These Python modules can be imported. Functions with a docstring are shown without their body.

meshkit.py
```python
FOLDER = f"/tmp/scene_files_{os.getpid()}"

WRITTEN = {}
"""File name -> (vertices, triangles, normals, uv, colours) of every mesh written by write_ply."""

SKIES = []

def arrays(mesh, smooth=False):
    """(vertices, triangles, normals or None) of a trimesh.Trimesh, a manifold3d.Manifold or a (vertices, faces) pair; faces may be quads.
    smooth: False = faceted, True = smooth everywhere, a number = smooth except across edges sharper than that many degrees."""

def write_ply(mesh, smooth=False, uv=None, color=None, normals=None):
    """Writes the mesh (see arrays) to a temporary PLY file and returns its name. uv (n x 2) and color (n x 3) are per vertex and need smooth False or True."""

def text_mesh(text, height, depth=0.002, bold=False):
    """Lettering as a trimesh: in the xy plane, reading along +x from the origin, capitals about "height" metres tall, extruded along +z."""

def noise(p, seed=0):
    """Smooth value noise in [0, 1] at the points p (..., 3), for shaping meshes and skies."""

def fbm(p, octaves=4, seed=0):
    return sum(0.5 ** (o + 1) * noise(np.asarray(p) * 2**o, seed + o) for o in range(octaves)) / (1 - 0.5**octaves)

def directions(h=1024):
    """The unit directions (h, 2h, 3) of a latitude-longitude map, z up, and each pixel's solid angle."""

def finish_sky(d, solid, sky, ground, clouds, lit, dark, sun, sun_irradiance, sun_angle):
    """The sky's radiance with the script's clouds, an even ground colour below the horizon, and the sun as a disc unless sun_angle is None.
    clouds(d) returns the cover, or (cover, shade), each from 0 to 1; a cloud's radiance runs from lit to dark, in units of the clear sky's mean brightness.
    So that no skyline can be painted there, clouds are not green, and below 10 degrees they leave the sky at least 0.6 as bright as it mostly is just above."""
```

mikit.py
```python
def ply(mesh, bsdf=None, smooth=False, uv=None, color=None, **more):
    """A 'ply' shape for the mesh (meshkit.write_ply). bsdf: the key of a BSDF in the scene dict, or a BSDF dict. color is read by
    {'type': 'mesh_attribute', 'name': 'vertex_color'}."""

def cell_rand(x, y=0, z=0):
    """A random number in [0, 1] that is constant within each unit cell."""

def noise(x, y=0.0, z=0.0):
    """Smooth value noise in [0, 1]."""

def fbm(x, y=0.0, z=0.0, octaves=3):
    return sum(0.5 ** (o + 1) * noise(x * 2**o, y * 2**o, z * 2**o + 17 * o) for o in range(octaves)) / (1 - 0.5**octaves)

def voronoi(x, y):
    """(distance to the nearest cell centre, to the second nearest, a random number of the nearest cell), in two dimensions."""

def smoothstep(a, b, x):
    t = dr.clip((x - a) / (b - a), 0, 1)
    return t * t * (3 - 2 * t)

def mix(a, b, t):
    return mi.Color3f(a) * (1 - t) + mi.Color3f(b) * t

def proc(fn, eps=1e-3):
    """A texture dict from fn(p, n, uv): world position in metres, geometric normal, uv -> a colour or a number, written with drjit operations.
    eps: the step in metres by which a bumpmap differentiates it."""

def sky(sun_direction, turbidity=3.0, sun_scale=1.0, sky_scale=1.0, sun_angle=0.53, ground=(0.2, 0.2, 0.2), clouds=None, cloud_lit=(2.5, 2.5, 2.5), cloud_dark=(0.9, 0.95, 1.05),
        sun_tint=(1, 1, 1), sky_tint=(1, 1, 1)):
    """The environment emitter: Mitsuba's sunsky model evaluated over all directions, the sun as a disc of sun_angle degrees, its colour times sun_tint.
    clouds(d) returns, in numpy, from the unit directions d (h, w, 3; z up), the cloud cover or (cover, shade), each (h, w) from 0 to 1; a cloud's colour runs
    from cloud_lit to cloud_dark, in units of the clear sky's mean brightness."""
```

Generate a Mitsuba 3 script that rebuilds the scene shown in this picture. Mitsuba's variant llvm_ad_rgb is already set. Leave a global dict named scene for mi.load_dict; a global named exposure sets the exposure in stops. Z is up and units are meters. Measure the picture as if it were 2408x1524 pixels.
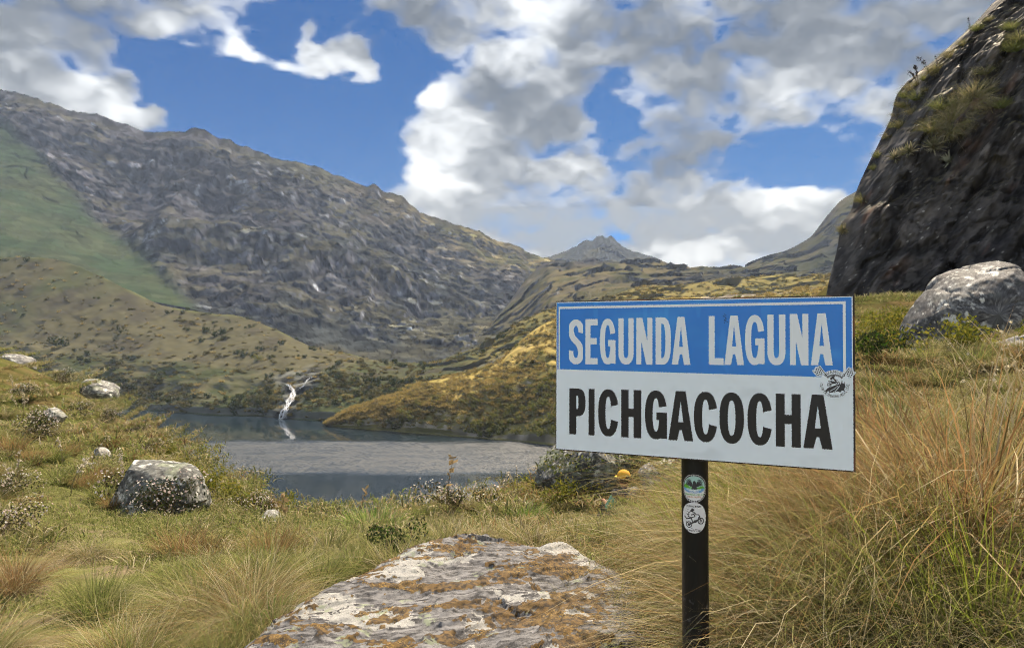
import math, random, numpy as np, trimesh, mitsuba as mi, mikit, meshkit, manifold3d as m3
import drjit as dr
from scipy.interpolate import PchipInterpolator, RBFInterpolator, RectBivariateSpline
from shapely.geometry import Polygon, LineString, Point, box as sbox
from shapely.ops import unary_union
from shapely import affinity
T = mi.ScalarTransform4f
fbm, noise = meshkit.fbm, meshkit.noise
scene, labels = {}, {}

# ------------------------------------------------------------------ camera, sky, exposure
EYE = np.array([0.0, 0.0, 1.6]); FOC = 1752.0; PITCH = math.radians(1.24); WATER = -22.4
scene['camera'] = {'type': 'perspective', 'fov': 2 * math.degrees(math.atan(1204 / FOC)), 'fov_axis': 'x', 'near_clip': 0.05, 'far_clip': 30000.0,
    'to_world': T().look_at(origin=EYE.tolist(), target=[0, math.cos(PITCH), 1.6 + math.sin(PITCH)], up=[0, 0, 1])}
exposure = 4.2
SUN = np.array([math.sin(math.radians(28)) * math.cos(math.radians(57)), math.cos(math.radians(28)) * math.cos(math.radians(57)), math.sin(math.radians(57))])

def rays(px, py):
    """Direction (x, y=1, z) through a point of the 2408 x 1524 view."""
    a, b = (np.asarray(px, float) - 1204) / FOC, (762 - np.asarray(py, float)) / FOC
    y, z = math.cos(PITCH) - b * math.sin(PITCH), math.sin(PITCH) + b * math.cos(PITCH)
    return np.stack([a / y, np.ones_like(a), z / y], -1)
def at(px, py, d):
    return EYE + rays(px, py) * np.asarray(d, float)[..., None]
def proj(v):
    v = np.asarray(v) - EYE
    f, u = v[..., 1] * math.cos(PITCH) + v[..., 2] * math.sin(PITCH), v[..., 2] * math.cos(PITCH) - v[..., 1] * math.sin(PITCH)
    return np.stack([1204 + FOC * v[..., 0] / f, 762 - FOC * u / f, f], -1)
def sst(a, b, x):
    t = np.clip((x - a) / (b - a), 0, 1)
    return t * t * (3 - 2 * t)
def mixc(a, b, t):
    return np.asarray(a, float) * (1 - t[..., None]) + np.asarray(b, float) * t[..., None]

# clouds: banks and gaps by direction, (azimuth, elevation, half width, half height, weight) in degrees
def bank(px, py, rx, ry, w):
    r = rays(px, py); return math.degrees(math.atan2(r[0], 1)), math.degrees(math.atan2(r[2], math.hypot(r[0], 1))), rx / 30.6, ry / 30.6, w
GAPS = [bank(*g) for g in [(520, 235, 190, 105, -1.3), (720, 330, 230, 120, -1.5), (870, 300, 130, 140, -1.2), (790, 60, 120, 110, -.95), (430, 215, 110, 90, -.9), (960, 210, 70, 120, -.8), (620, 90, 80, 90, -.8), (700, 210, 200, 90, -.6),
    (1440, 300, 50, 80, -1.0), (1850, 385, 120, 75, -1.3), (1960, 400, 80, 90, -1.1), (1715, 150, 36, 110, -.5), (1660, 60, 34, 60, -.3), (1395, 255, 34, 34, -.5), (1900, 300, 90, 60, -.35), (1080, 250, 40, 50, -.4),
    (805, 155, 95, 42, 1.55), (728, 112, 34, 44, 1.35), (645, 150, 52, 32, 1.5), (880, 175, 60, 34, 1.15), (548, 118, 40, 34, 1.3), (400, 85, 40, 26, .9), (1050, 255, 32, 22, 1.1), (965, 235, 16, 30, .6), (475, 222, 22, 9, .7),
    (1010, 400, 105, 90, 1.3), (1100, 330, 70, 60, .6), (240, 260, 120, 50, 1.2), (355, 292, 42, 18, 1.3), (1870, 470, 105, 42, 1.6), (1940, 485, 50, 26, .9)]]
LIGHT = [bank(*g) for g in [(1030, 370, 130, 100, 1.9), (960, 430, 70, 60, .8), (310, 275, 110, 46, 2.2), (170, 220, 110, 60, 1.2), (60, 120, 60, 30, .7), (1870, 450, 120, 55, 2.3), (1250, 150, 80, 90, 1.9), (1300, 20, 120, 60, 1.3), (810, 145, 170, 90, 2.3), (655, 150, 70, 50, 1.6),
    (548, 115, 60, 50, 2.0), (400, 80, 60, 40, 1.4), (1600, 600, 150, 40, 1.3), (1060, 150, 60, 80, 1.2), (1300, 430, 100, 50, .9), (1480, 250, 60, 60, .9), (1630, 60, 70, 80, 1.0), (1700, 640, 120, 40, .9), (1050, 250, 40, 30, 1.4), (1930, 250, 130, 120, .5),
    (1190, 230, 60, 60, -1.0), (1260, 520, 190, 60, -.7), (1620, 470, 110, 130, -.9), (1590, 330, 70, 90, -.5), (120, 60, 220, 70, -.8), (960, 70, 110, 70, -.8), (260, 150, 90, 60, -.5), (1150, 60, 60, 40, -.6), (1450, 540, 120, 40, -.6), (1960, 60, 150, 90, -.3), (1200, 300, 40, 60, -.7)]]
def clouds(d):
    q = d * np.array([1, 1, 1.25])
    def warp(f, seed, o):
        return fbm(q * f + 3.1, o, seed) - .5, fbm(q * f + 9.7, o, seed + 7) - .5
    a1, a2 = warp(6.5, 11, 5); b1, b2 = warp(26, 41, 4)
    az = np.degrees(np.arctan2(d[..., 0], d[..., 1])) + 4.2 * a1 + 3.0 * b1
    el = np.degrees(np.arcsin(d[..., 2])) + 3.6 * a2 + 2.8 * b2
    def s(lst):
        out = 0
        for a, e, rx, ry, w in lst:
            out = out + w * np.exp(-((az - a) / rx) ** 2 - ((el - e) / ry) ** 2)
        return out
    near = sst(50, 34, np.abs(az)) * sst(44, 30, el)
    broad = fbm(q * 2.6 + 5, 5, 2)
    qw = q + .05 * np.stack([a1, a2, b1], -1)
    def puff(v):                                                 # billows: rounded lumps with creases
        return 1 - np.abs(2 * fbm(v * 11, 5, 5) - 1) * 1.6
    den = near * (.74 + s(GAPS)) + (1 - near) * (.58 + 2.8 * (broad - .44))
    fine_ = fbm(qw * np.array([24, 24, 30]) + 1.7, 6, 5)
    cover = sst(.0, .80, den + 2.0 * (fine_ - .5))
    sunw = SUN / np.linalg.norm(SUN)
    lump = fbm(qw * 9 + 2, 5, 31)
    relief = 5.0 * (lump - fbm((qw + .020 * sunw) * 9 + 2, 5, 31)) + 2.4 * (fine_ - fbm((qw + .008 * sunw) * np.array([24, 24, 30]) + 1.7, 6, 5))
    thin = 1 - sst(.25, .95, cover)
    lit = .26 - .10 * near + near * (.33 * s(LIGHT)) + (1 - near) * (.16 + .42 * (1 - d @ sunw) + .9 * (fbm(q * 4 + 8, 4, 9) - .5)) + .40 * relief + 1.35 * (lump - .5) + .40 * thin * sst(.05, .4, cover)  # unseen clouds opposite the sun are made brighter to light the shaded sign
    return cover, .5 - .5 * np.tanh((lit - .58) * 1.9)
scene['sky'] = mikit.sky(SUN, turbidity=2.4, sun_scale=.34, sky_scale=1.0, clouds=clouds, cloud_lit=(9.6, 10.1, 10.7), cloud_dark=(.95, 1.18, 1.52), sky_tint=(.002, .058, .122))

# ------------------------------------------------------------------ materials
VC = {'type': 'mesh_attribute', 'name': 'vertex_color'}
def prin(c, rough=.6, **k):
    c = c if isinstance(c, dict) else {'type': 'rgb', 'value': list(c)}
    return {'type': 'twosided', 'bsdf': {'type': 'principled', 'base_color': c, 'roughness': rough, **k}}
scene['m_earth'] = {'type': 'twosided', 'bsdf': {'type': 'diffuse', 'reflectance': VC}}
scene['m_rock'] = prin(VC, .75, specular=.35)
scene['m_wetrock'] = prin(VC, .62, specular=.3)
scene['m_blade'] = {'type': 'principledthin', 'base_color': VC, 'roughness': .55, 'diff_trans': .75, 'spec_trans': 0.0, 'eta': 1.35}
def water_rough(p, n, uv):                                      # the strip of lake that the wind ruffles
    e = 7 * mikit.noise(p.x * .05, p.y * .1) + 5 * mikit.noise(p.x * .17, p.y * .5, 7.)
    return mikit.smoothstep(134, 146, p.y + e) * mikit.smoothstep(186, 176, p.y + e * .6) * mikit.smoothstep(-92, -60, p.x + 8 * mikit.noise(p.y * .2, p.x * .03))
def water_bump(p, n, uv):
    b = water_rough(p, n, uv)
    u, v = p.x * .93 + p.y * .25, p.y * .93 - p.x * .25
    w = mikit.noise(u * 1.5, v * .8) + .6 * mikit.noise(p.x * 3.7, p.y * 2.1, 4.) + .35 * mikit.noise(u * 8, v * 5, 6.)
    gust = .45 + 1.1 * mikit.smoothstep(.3, .7, mikit.noise(p.x * .045, p.y * .3, 8.))
    return b * w * gust * .042 + mikit.noise(p.x * .22, p.y * .10, 9.) * .012 + (1 - b) * mikit.noise(p.x * .7, p.y * .35, 2.) * .009
scene['m_water'] = {'type': 'bumpmap', 'arbitrary': mikit.proc(water_bump, eps=.05), 'scale': 1.0,
    'bsdf': {'type': 'principled', 'base_color': {'type': 'rgb', 'value': [.010, .018, .026]}, 'specular': .9, 'roughness': mikit.proc(lambda p, n, uv: .05 + water_rough(p, n, uv) * (.34 + .26 * mikit.smoothstep(.25, .75, .65 * mikit.noise(p.x * 2.6, p.y * 1.3, 5.) + .35 * mikit.noise(p.x * .2, p.y * .5, 3.))))}}

def add(key, mesh, bsdf, smooth=False, color=None, **lab):
    scene[key] = mikit.ply(mesh, bsdf, smooth=smooth, color=color)
    if lab: labels[key] = lab
    return key

# ------------------------------------------------------------------ landforms
def grid_faces(nv, nu):
    i, j = np.meshgrid(np.arange(nv - 1), np.arange(nu - 1), indexing='ij')
    a = i * nu + j
    return np.concatenate([np.stack([a, a + 1, a + nu + 1], -1).reshape(-1, 3), np.stack([a, a + nu + 1, a + nu], -1).reshape(-1, 3)])
def grid_normals(P):
    n = np.cross(np.gradient(P, axis=1), np.gradient(P, axis=0))
    n /= np.linalg.norm(n, axis=-1, keepdims=True) + 1e-9
    return np.where((n[..., 2:] < -.2), -n, n)
def loft(rows, nu, stops, back=None):
    """rows: from the crest down, each a list of (px, py, depth or None = on the water line). stops: cells between the rows."""
    x0, x1 = max(r[0][0] for r in rows), min(r[-1][0] for r in rows)
    u = np.linspace(x0, x1, nu)
    R = []
    for r in rows:
        r = np.array([(a, b, np.nan if c is None else c) for a, b, c in r], float)
        dz = rays(r[:, 0], r[:, 1])[:, 2]
        r[:, 2] = np.where(np.isnan(r[:, 2]), (WATER - EYE[2]) / np.where(dz < -.001, dz, -.001), r[:, 2])
        R.append(at(u, PchipInterpolator(r[:, 0], r[:, 1])(u), PchipInterpolator(r[:, 0], r[:, 2])(u)))
    R = np.array(R)
    t = np.concatenate([np.linspace(k, k + 1, n, endpoint=False) for k, n in enumerate(stops)] + [[len(stops)]])
    P = PchipInterpolator(np.arange(len(R)), R, axis=0)(t)
    if back:
        n, dy, dz = back
        s = np.linspace(1, 0, n, endpoint=False)[:, None]
        B = np.stack([P[0][None, :, 0] * (1 + .12 * s), P[0][None, :, 1] + dy * s, P[0][None, :, 2] - dz * s ** 1.6], -1)
        P = np.concatenate([B, P]); t = np.concatenate([-s[:, 0], t])
    return P, np.broadcast_to(t[:, None], P.shape[:2]), np.broadcast_to(u, P.shape[:2])
def ridged(p, oct=5, seed=0):
    out, a, tot = 0, 1., 0
    for o in range(oct):
        out = out + a * (1 - np.abs(2 * noise(p * 2 ** o, seed + o) - 1)); tot += a; a *= .52
    return out / tot

from scipy.spatial import cKDTree
def cells(p, size, seed):
    """Random cells of about the given size: (nearness to a joint between cells, random number of the cell, height of the cell's tilted face)."""
    p = np.asarray(p, float); flat = p.reshape(-1, 3) / size; lo, hi = flat.min(0) - 1, flat.max(0) + 1
    r = np.random.default_rng(seed); n = int(min(np.prod(hi - lo), 400000)) + 8
    c = r.uniform(lo, hi, (n, 3)); d, k = cKDTree(c).query(flat, k=2)
    tilt = r.normal(size=(n, 3))
    h = ((flat - c[k[:, 0]]) * tilt[k[:, 0]]).sum(1)
    return sst(.22, .0, d[:, 1] - d[:, 0]).reshape(p.shape[:-1]), r.uniform(size=n)[k[:, 0]].reshape(p.shape[:-1]), h.reshape(p.shape[:-1])
def mountain_color(P, N, t, scale, green=None, warm=None, streak=1.0, veg=0.0, crag=None):
    p = P / scale
    n1, n2, n3 = fbm(p * .9, 4, 3), fbm(p * 4, 4, 8), fbm(p * 17, 3, 9)
    st = fbm(p * np.array([14, 14, 2.2]), 4, 12)
    steep = sst(.72, .42, N[..., 2] + .25 * (n2 - .5) + veg)
    col = mixc((.092, .084, .084), (.062, .064, .056), sst(.4, .6, n1))
    col = mixc(col, (.112, .098, .056), sst(.5, .75, n2 + .25 * (N[..., 2] - .6)) * .8)
    rock = mixc((.042, .042, .048), (.135, .128, .128), sst(.4, .65, st + .3 * (n3 - .5)))
    pale = sst(.60, .72, st + .25 * (n2 - .5)) * sst(.46, .6, fbm(p * 2.6 + 7, 3, 44))
    rock = mixc(rock, (.40, .39, .37), pale * streak * .9)
    if crag is not None: rock = rock * (.45 + 1.0 * crag)[..., None]
    col = col * (.62 + .76 * fbm(p * 40, 2, 10))[..., None]
    col = mixc(col, rock, steep)
    if green is not None: col = mixc(col, mixc((.058, .084, .034), (.086, .098, .044), sst(.35, .65, n2)), green * (1 - .15 * steep) * .95)
    if warm is not None: col = mixc(col, mixc((.26, .20, .085), (.13, .12, .05), sst(.42, .62, n2)), warm * (1 - .8 * steep))
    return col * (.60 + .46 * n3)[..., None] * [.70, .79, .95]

def add_sheet(key, P, col, bsdf='m_earth'):
    scene[key] = mikit.ply((P.reshape(-1, 3), grid_faces(*P.shape[:2])), bsdf, smooth=True, color=np.clip(col, 0, 1).reshape(-1, 3))
    labels[key] = {'kind': 'structure'}

# far mountain on the left
CREST = [(-420, 90, 930), (-200, 160, 940), (0, 212, 950), (45, 220, 950), (95, 235, 950), (140, 250, 950), (170, 263, 950), (200, 265, 955), (220, 268, 955), (260, 283, 955), (310, 297, 960), (345, 312, 960), (385, 310, 965), (430, 312, 965), (448, 304, 968), (462, 300, 968), (480, 305, 968), (512, 325, 970),
    (540, 330, 975), (560, 345, 975), (580, 347, 980), (610, 358, 985), (650, 372, 990), (700, 383, 1000), (750, 395, 1010), (790, 412, 1015), (830, 428, 1020), (862, 441, 1020), (880, 434, 1020), (900, 450, 1025), (940, 460, 1030), (990, 500, 1035), (1030, 515, 1040), (1080, 530, 1050), (1130, 545, 1060),
    (1170, 565, 1070), (1219, 578, 1080), (1244, 595, 1090), (1284, 607, 1100), (1400, 640, 1120), (1560, 700, 1130)]
MID = [(-420, 330, 780), (0, 400, 770), (190, 470, 765), (310, 515, 770), (540, 540, 780), (800, 590, 800), (1000, 660, 830), (1200, 700, 860), (1560, 740, 900)]
FOOT = [(-420, 700, 520), (0, 660, 520), (300, 700, 520), (480, 735, 520), (600, 785, 500), (850, 856, 470), (1000, 862, 480), (1130, 850, 520), (1250, 810, 600), (1560, 780, 800)]
P, t, u = loft([CREST, MID, FOOT], 640, [120, 130], back=(14, 500, 260))
N = grid_normals(P)
x = P / 170.0
amp = sst(-.0, .22, t) * sst(2.05, 1.8, t)
ribs = ridged(np.stack([u / 150 + t * .9, t * 1.3, t * 0], -1), 5, 3)
cliffz = np.exp(-((t - 1.22 - .06 * (u / 700)) / .14) ** 2) * sst(250, 380, u) * sst(1200, 900, u)
rocky = sst(.38, .56, fbm(np.stack([u / 190, t * 2.6, 0 * t], -1) + 3, 4, 88) + .14 * cliffz)
bench = ridged(np.stack([u / 260 + .25 * fbm(x * 2, 3, 5), t * 8.5 + .5 * fbm(x * 3, 3, 9), 0 * t], -1), 3, 21)
crag = ridged(x * np.array([13, 5, 2.4]) + .7 * fbm(x * 4, 3, 1)[..., None], 5, 17)
disp = amp * (40 * (ribs - .55) + 18 * (fbm(x * 3, 5, 4) - .5) + 13 * (bench - .5) + (3 + 12 * rocky) * (crag - .5) + 4 * (ridged(x * 16, 3, 14) - .5))
wq = (P + 14 * (np.stack([fbm(P / 40, 3, 1), fbm(P / 40, 3, 2), fbm(P / 40, 3, 3)], -1) - .5)) * np.array([1, 1, .42])
ck, cr, ch = cells(wq, 30., 61); ck2, cr2, ch2 = cells(wq, 11., 62); ck3, cr3, ch3 = cells(wq, 4.2, 82)
disp += amp * (rocky * (2.4 * ch + 5 * (cr - .5) + 1.4 * ch2 + 2.4 * (cr2 - .5)) + (1 - rocky) * (1.5 * ch2))
gl = sst(-22, 40, (t - 1) * 260 - (u - 190) * .85 + 90 * (fbm(x * 2.4, 5, 6) - .5)) * sst(540, 400, u)
disp *= 1 - .72 * gl
Pd = P + np.array([.25, -.75, .35]) * disp[..., None]
Pd[..., 1] += amp * 40 * cliffz * (1 - sst(1.12, 1.3, t)); Pd[..., 2] += amp * 22 * cliffz
Pd[..., 2] += sst(0.3, 0, np.abs(t)) * 5 * (ridged(np.stack([u / 26, t * 4, t * 0], -1), 4, 41) - .55)
N = grid_normals(Pd)
warm = sst(620, 1050, u) * sst(.9, .0, t) * .7 + sst(1000, 1250, u) * sst(.35, .6, fbm(x * 1.4, 3, 77)) * .8
col = mountain_color(Pd, N, t, 120., green=gl, warm=np.clip(warm, 0, 1), crag=crag, veg=-.10 * rocky) * (1 - .30 * rocky * np.clip(ck * .6 + ck2 * .6, 0, 1))[..., None] * (.80 + .4 * cr2)[..., None] * (1 + (1 - gl) * (.95 * (cr3 - .5) + 1.6 * sst(.93, .97, cr3) * rocky - .45 * ck3))[..., None]
add_sheet('mountain', Pd, col)
# craggy peak far behind the saddle
PK = [(1180, 640, 1650), (1250, 620, 1650), (1284, 607, 1650), (1329, 590, 1650), (1364, 573, 1650), (1372, 566, 1650), (1379, 565, 1650), (1390, 567, 1650), (1397, 564, 1650), (1404, 557, 1650), (1417, 555, 1650), (1425, 560, 1650), (1434, 554, 1650), (1449, 567, 1650), (1474, 585, 1650), (1504, 595, 1650), (1544, 607, 1650), (1576, 625, 1650), (1700, 650, 1650)]
P, t, u = loft([PK, [(1180, 690, 1350), (1420, 680, 1320), (1700, 690, 1350)]], 420, [90], back=(8, 300, 160))
x = P / 130.
ck, cr, ch = cells(P * np.array([1, 1, .5]), 30., 69)
P = P + np.array([.2, -.8, .3]) * (sst(0, .3, t) * (5 * ch + 8 * (cr - .5) + 16 * (ridged(x * np.array([5, 3, 1.6]), 4, 19) - .5)))[..., None]
P = P + np.array([.2, -.8, .3]) * (sst(0, .25, t) * (60 * (ridged(x * np.array([1, 1, .4]) * .9, 5, 3) - .6)))[..., None]
P[..., 2] += sst(.2, 0, np.abs(t)) * 4 * (ridged(np.stack([u / 12, t, t], -1), 3, 4) - .6)
add_sheet('peak', P, mountain_color(P, grid_normals(P), t, 170., streak=.4))
# slope falling from the right behind the cliff
RS = [(1640, 668, 900), (1729, 640, 900), (1794, 612, 890), (1854, 587, 880), (1909, 555, 870), (1954, 500, 860), (1974, 475, 860), (2014, 450, 860), (2200, 340, 850), (2500, 200, 850), (2800, 150, 850)]
P, t, u = loft([RS, [(1640, 700, 640), (1854, 660, 620), (2014, 655, 600), (2500, 640, 560), (2800, 640, 560)]], 220, [110], back=(8, 300, 150))
x = P / 120.
ck, cr, ch = cells(P * np.array([1, 1, .6]), 22., 70)
P = P + np.array([-.5, -.6, .3]) * (sst(0, .3, t) * (3.5 * ch + 8 * (cr - .5) + 13 * (ridged(np.stack([u / 170, t * 6 + .5 * fbm(x * 2, 3, 1), 0 * t], -1), 4, 24) - .5)))[..., None]
P = P + np.array([-.5, -.6, .3]) * (sst(0, .2, t) * (34 * (ridged(x * np.array([1, 1, .6]), 5, 23) - .55)))[..., None]
N = grid_normals(P)
add_sheet('right_slope', P, mountain_color(P, N, t, 110., green=sst(.6, 1, t) * .5, warm=sst(.3, .7, fbm(x * 1.3, 3, 5)) * .5, streak=.5, veg=.0))
# saddle across the head of the valley
SD = [(1130, 790, 640), (1190, 720, 700), (1244, 650, 760), (1284, 618, 790), (1324, 612, 800), (1354, 624, 790), (1414, 621, 780), (1464, 615, 770), (1514, 615, 760), (1564, 625, 750), (1629, 631, 740), (1704, 634, 730), (1760, 641, 700), (1900, 638, 680), (2300, 640, 680)]
P, t, u = loft([SD, [(1130, 800, 600), (1220, 730, 620), (1300, 668, 640), (1450, 650, 610), (1600, 652, 600), (1800, 655, 560), (2300, 660, 540)], [(1130, 830, 560), (1220, 790, 520), (1350, 742, 440), (1500, 706, 400), (1700, 684, 390), (2000, 684, 380), (2300, 690, 380)]], 300, [50, 70], back=(8, 250, 90))
x = P / 110.
ck, cr, ch = cells(P * np.array([1, 1, .45]), 24., 67)
P = P + np.array([.1, -.8, .35]) * (sst(0, .3, t) * (4 * ch + 8 * (cr - .5) + 12 * (ridged(x * np.array([9, 4, 1.6]), 4, 18) - .5)))[..., None]
P = P + np.array([.1, -.8, .35]) * (sst(0, .3, t) * (30 * (ridged(x * np.array([1.4, 1, .5]), 5, 13) - .55) + 10 * (fbm(x * 5, 4, 2) - .5)))[..., None]
N = grid_normals(P)
add_sheet('saddle', P, mountain_color(P, N, t, 90., warm=sst(.3, .6, fbm(x * 1.2, 3, 15)) * .75 * sst(.25, .6, N[..., 2]), streak=1.0, veg=-.06))

# grassy hill, far shore and its bluff
HILL = [(-420, 600, 420), (0, 604, 400), (100, 606, 395), (180, 625, 390), (240, 650, 380), (300, 680, 370), (400, 722, 360), (500, 738, 355), (560, 744, 350), (640, 772, 340), (735, 814, 330), (820, 832, 325), (900, 850, 320), (1000, 854, 320), (1083, 829, 330), (1163, 800, 330), (1221, 758, 330), (1308, 722, 330),
    (1420, 702, 340), (1500, 676, 350), (1544, 672, 350), (1639, 668, 345), (1704, 655, 340), (1779, 650, 335), (1854, 652, 330), (1944, 645, 300), (2300, 640, 280)]
BLUFF = [(-420, 800, 335), (0, 815, 325), (200, 838, 312), (400, 856, 300), (560, 872, 288), (640, 885, 277), (700, 886, 270), (760, 882, 270), (850, 892, 268), (1000, 898, 258), (1100, 880, 262), (1200, 850, 268), (1308, 820, 275), (1600, 760, 280), (2300, 720, 250)]
SHORE = [(-420, 955, None), (0, 962, None), (370, 966, None), (450, 973, None), (520, 978, None), (600, 978, None), (660, 984, None), (760, 990, None), (900, 992, None), (1100, 1000, None), (1308, 1010, None), (1600, 1010, None), (2300, 1010, None)]
P, t, u = loft([HILL, BLUFF, SHORE], 560, [120, 100], back=(10, 90, 60))
x = P / 40.
k = sst(0, .35, t) * sst(2.0, 1.93, t)
low = sst(.85, 1.15, t)
disp = k * ((1.5 + 3.5 * low) * (ridged(x * np.array([1, 1, .6]) * .9, 4, 33) - .55) * 2.2 + (1 + 1.6 * low) * (fbm(x * 7, 4, 3) - .5) * 2.0) + sst(.35, 0, np.abs(t)) * (fbm(x * 3, 4, 9) - .5) * 2.5
P = P + np.array([0, -.75, .6]) * disp[..., None]
P[-1, :, 2] = WATER - 1.5; P[-1, :, 1] -= 2
ck, cr, ch = cells(P, 13., 68); rr_ = sst(900, 1120, u) * sst(0, .25, t) * sst(1.9, 1.6, t)
P = P + np.array([0, -.7, .6]) * (rr_ * (1.6 * ch + 3.4 * (cr - .5) + 5 * (ridged(x * np.array([2.2, 1.4, 1.0]), 4, 36) - .55)))[..., None]
FAR_SHORE, FS_T, FS_U = P, t, u
N = grid_normals(P)
n1, n2, n3 = fbm(x * .8, 4, 5), fbm(x * 3.5, 4, 6), fbm(x * 13, 3, 7)
col = mixc((.112, .098, .062), (.074, .082, .044), sst(.40, .60, n1))
col = mixc(col, (.072, .062, .050), sst(.46, .66, n2) * .8)
col = mixc(col, (.17, .17, .07), sst(.06, .0, np.abs(t - .0)) * sst(.4, .6, n2) * .7)
col = mixc(col, (.060, .068, .034), low * sst(.38, .6, n2) * .9)
slab_ = sst(.62, .70, fbm(x * np.array([1.5, 1.5, 3]) + 4, 4, 55)) * sst(520, 640, u) * sst(.55, .8, t) * sst(1.35, 1.0, t)
col = mixc(col, (.22, .215, .205), slab_ * .5)
warmr = sst(1050, 1250, u + 60 * (n1 - .5))
col = mixc(col, (.30, .235, .095), warmr * sst(.3, .6, n2 + .2 * (N[..., 2] - .5)) * .8)
rk = np.clip(sst(.62, .45, N[..., 2] + .3 * (n2 - .5)) + rr_ * sst(.60, .68, fbm(x * np.array([1.2, 1.2, 2.4]) + 9, 4, 56)), 0, 1)
col = mixc(col, (.13, .125, .12), rk * .75)
FALLS = [[(738, 884), (728, 889), (720, 898), (712, 908), (703, 915), (692, 921)], [(676, 903), (683, 912), (692, 921), (688, 934), (680, 945), (672, 958), (667, 970), (661, 985)]]
fl_ = np.vstack([np.array(LineString(f_).segmentize(4).coords) for f_ in FALLS]); qq = proj(P); fd = cKDTree(fl_).query(qq[..., :2].reshape(-1, 2))[0].reshape(t.shape)
gorge = sst(34, 10, fd + 10 * (n2 - .5)) * (t > .6)
col = mixc(col, mixc((.035, .034, .034), (.15, .145, .14), sst(.45, .6, n3)), gorge)
add_sheet('far_shore', P, col * (.7 + .6 * n3)[..., None] * [.84, .92, .90])

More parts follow.
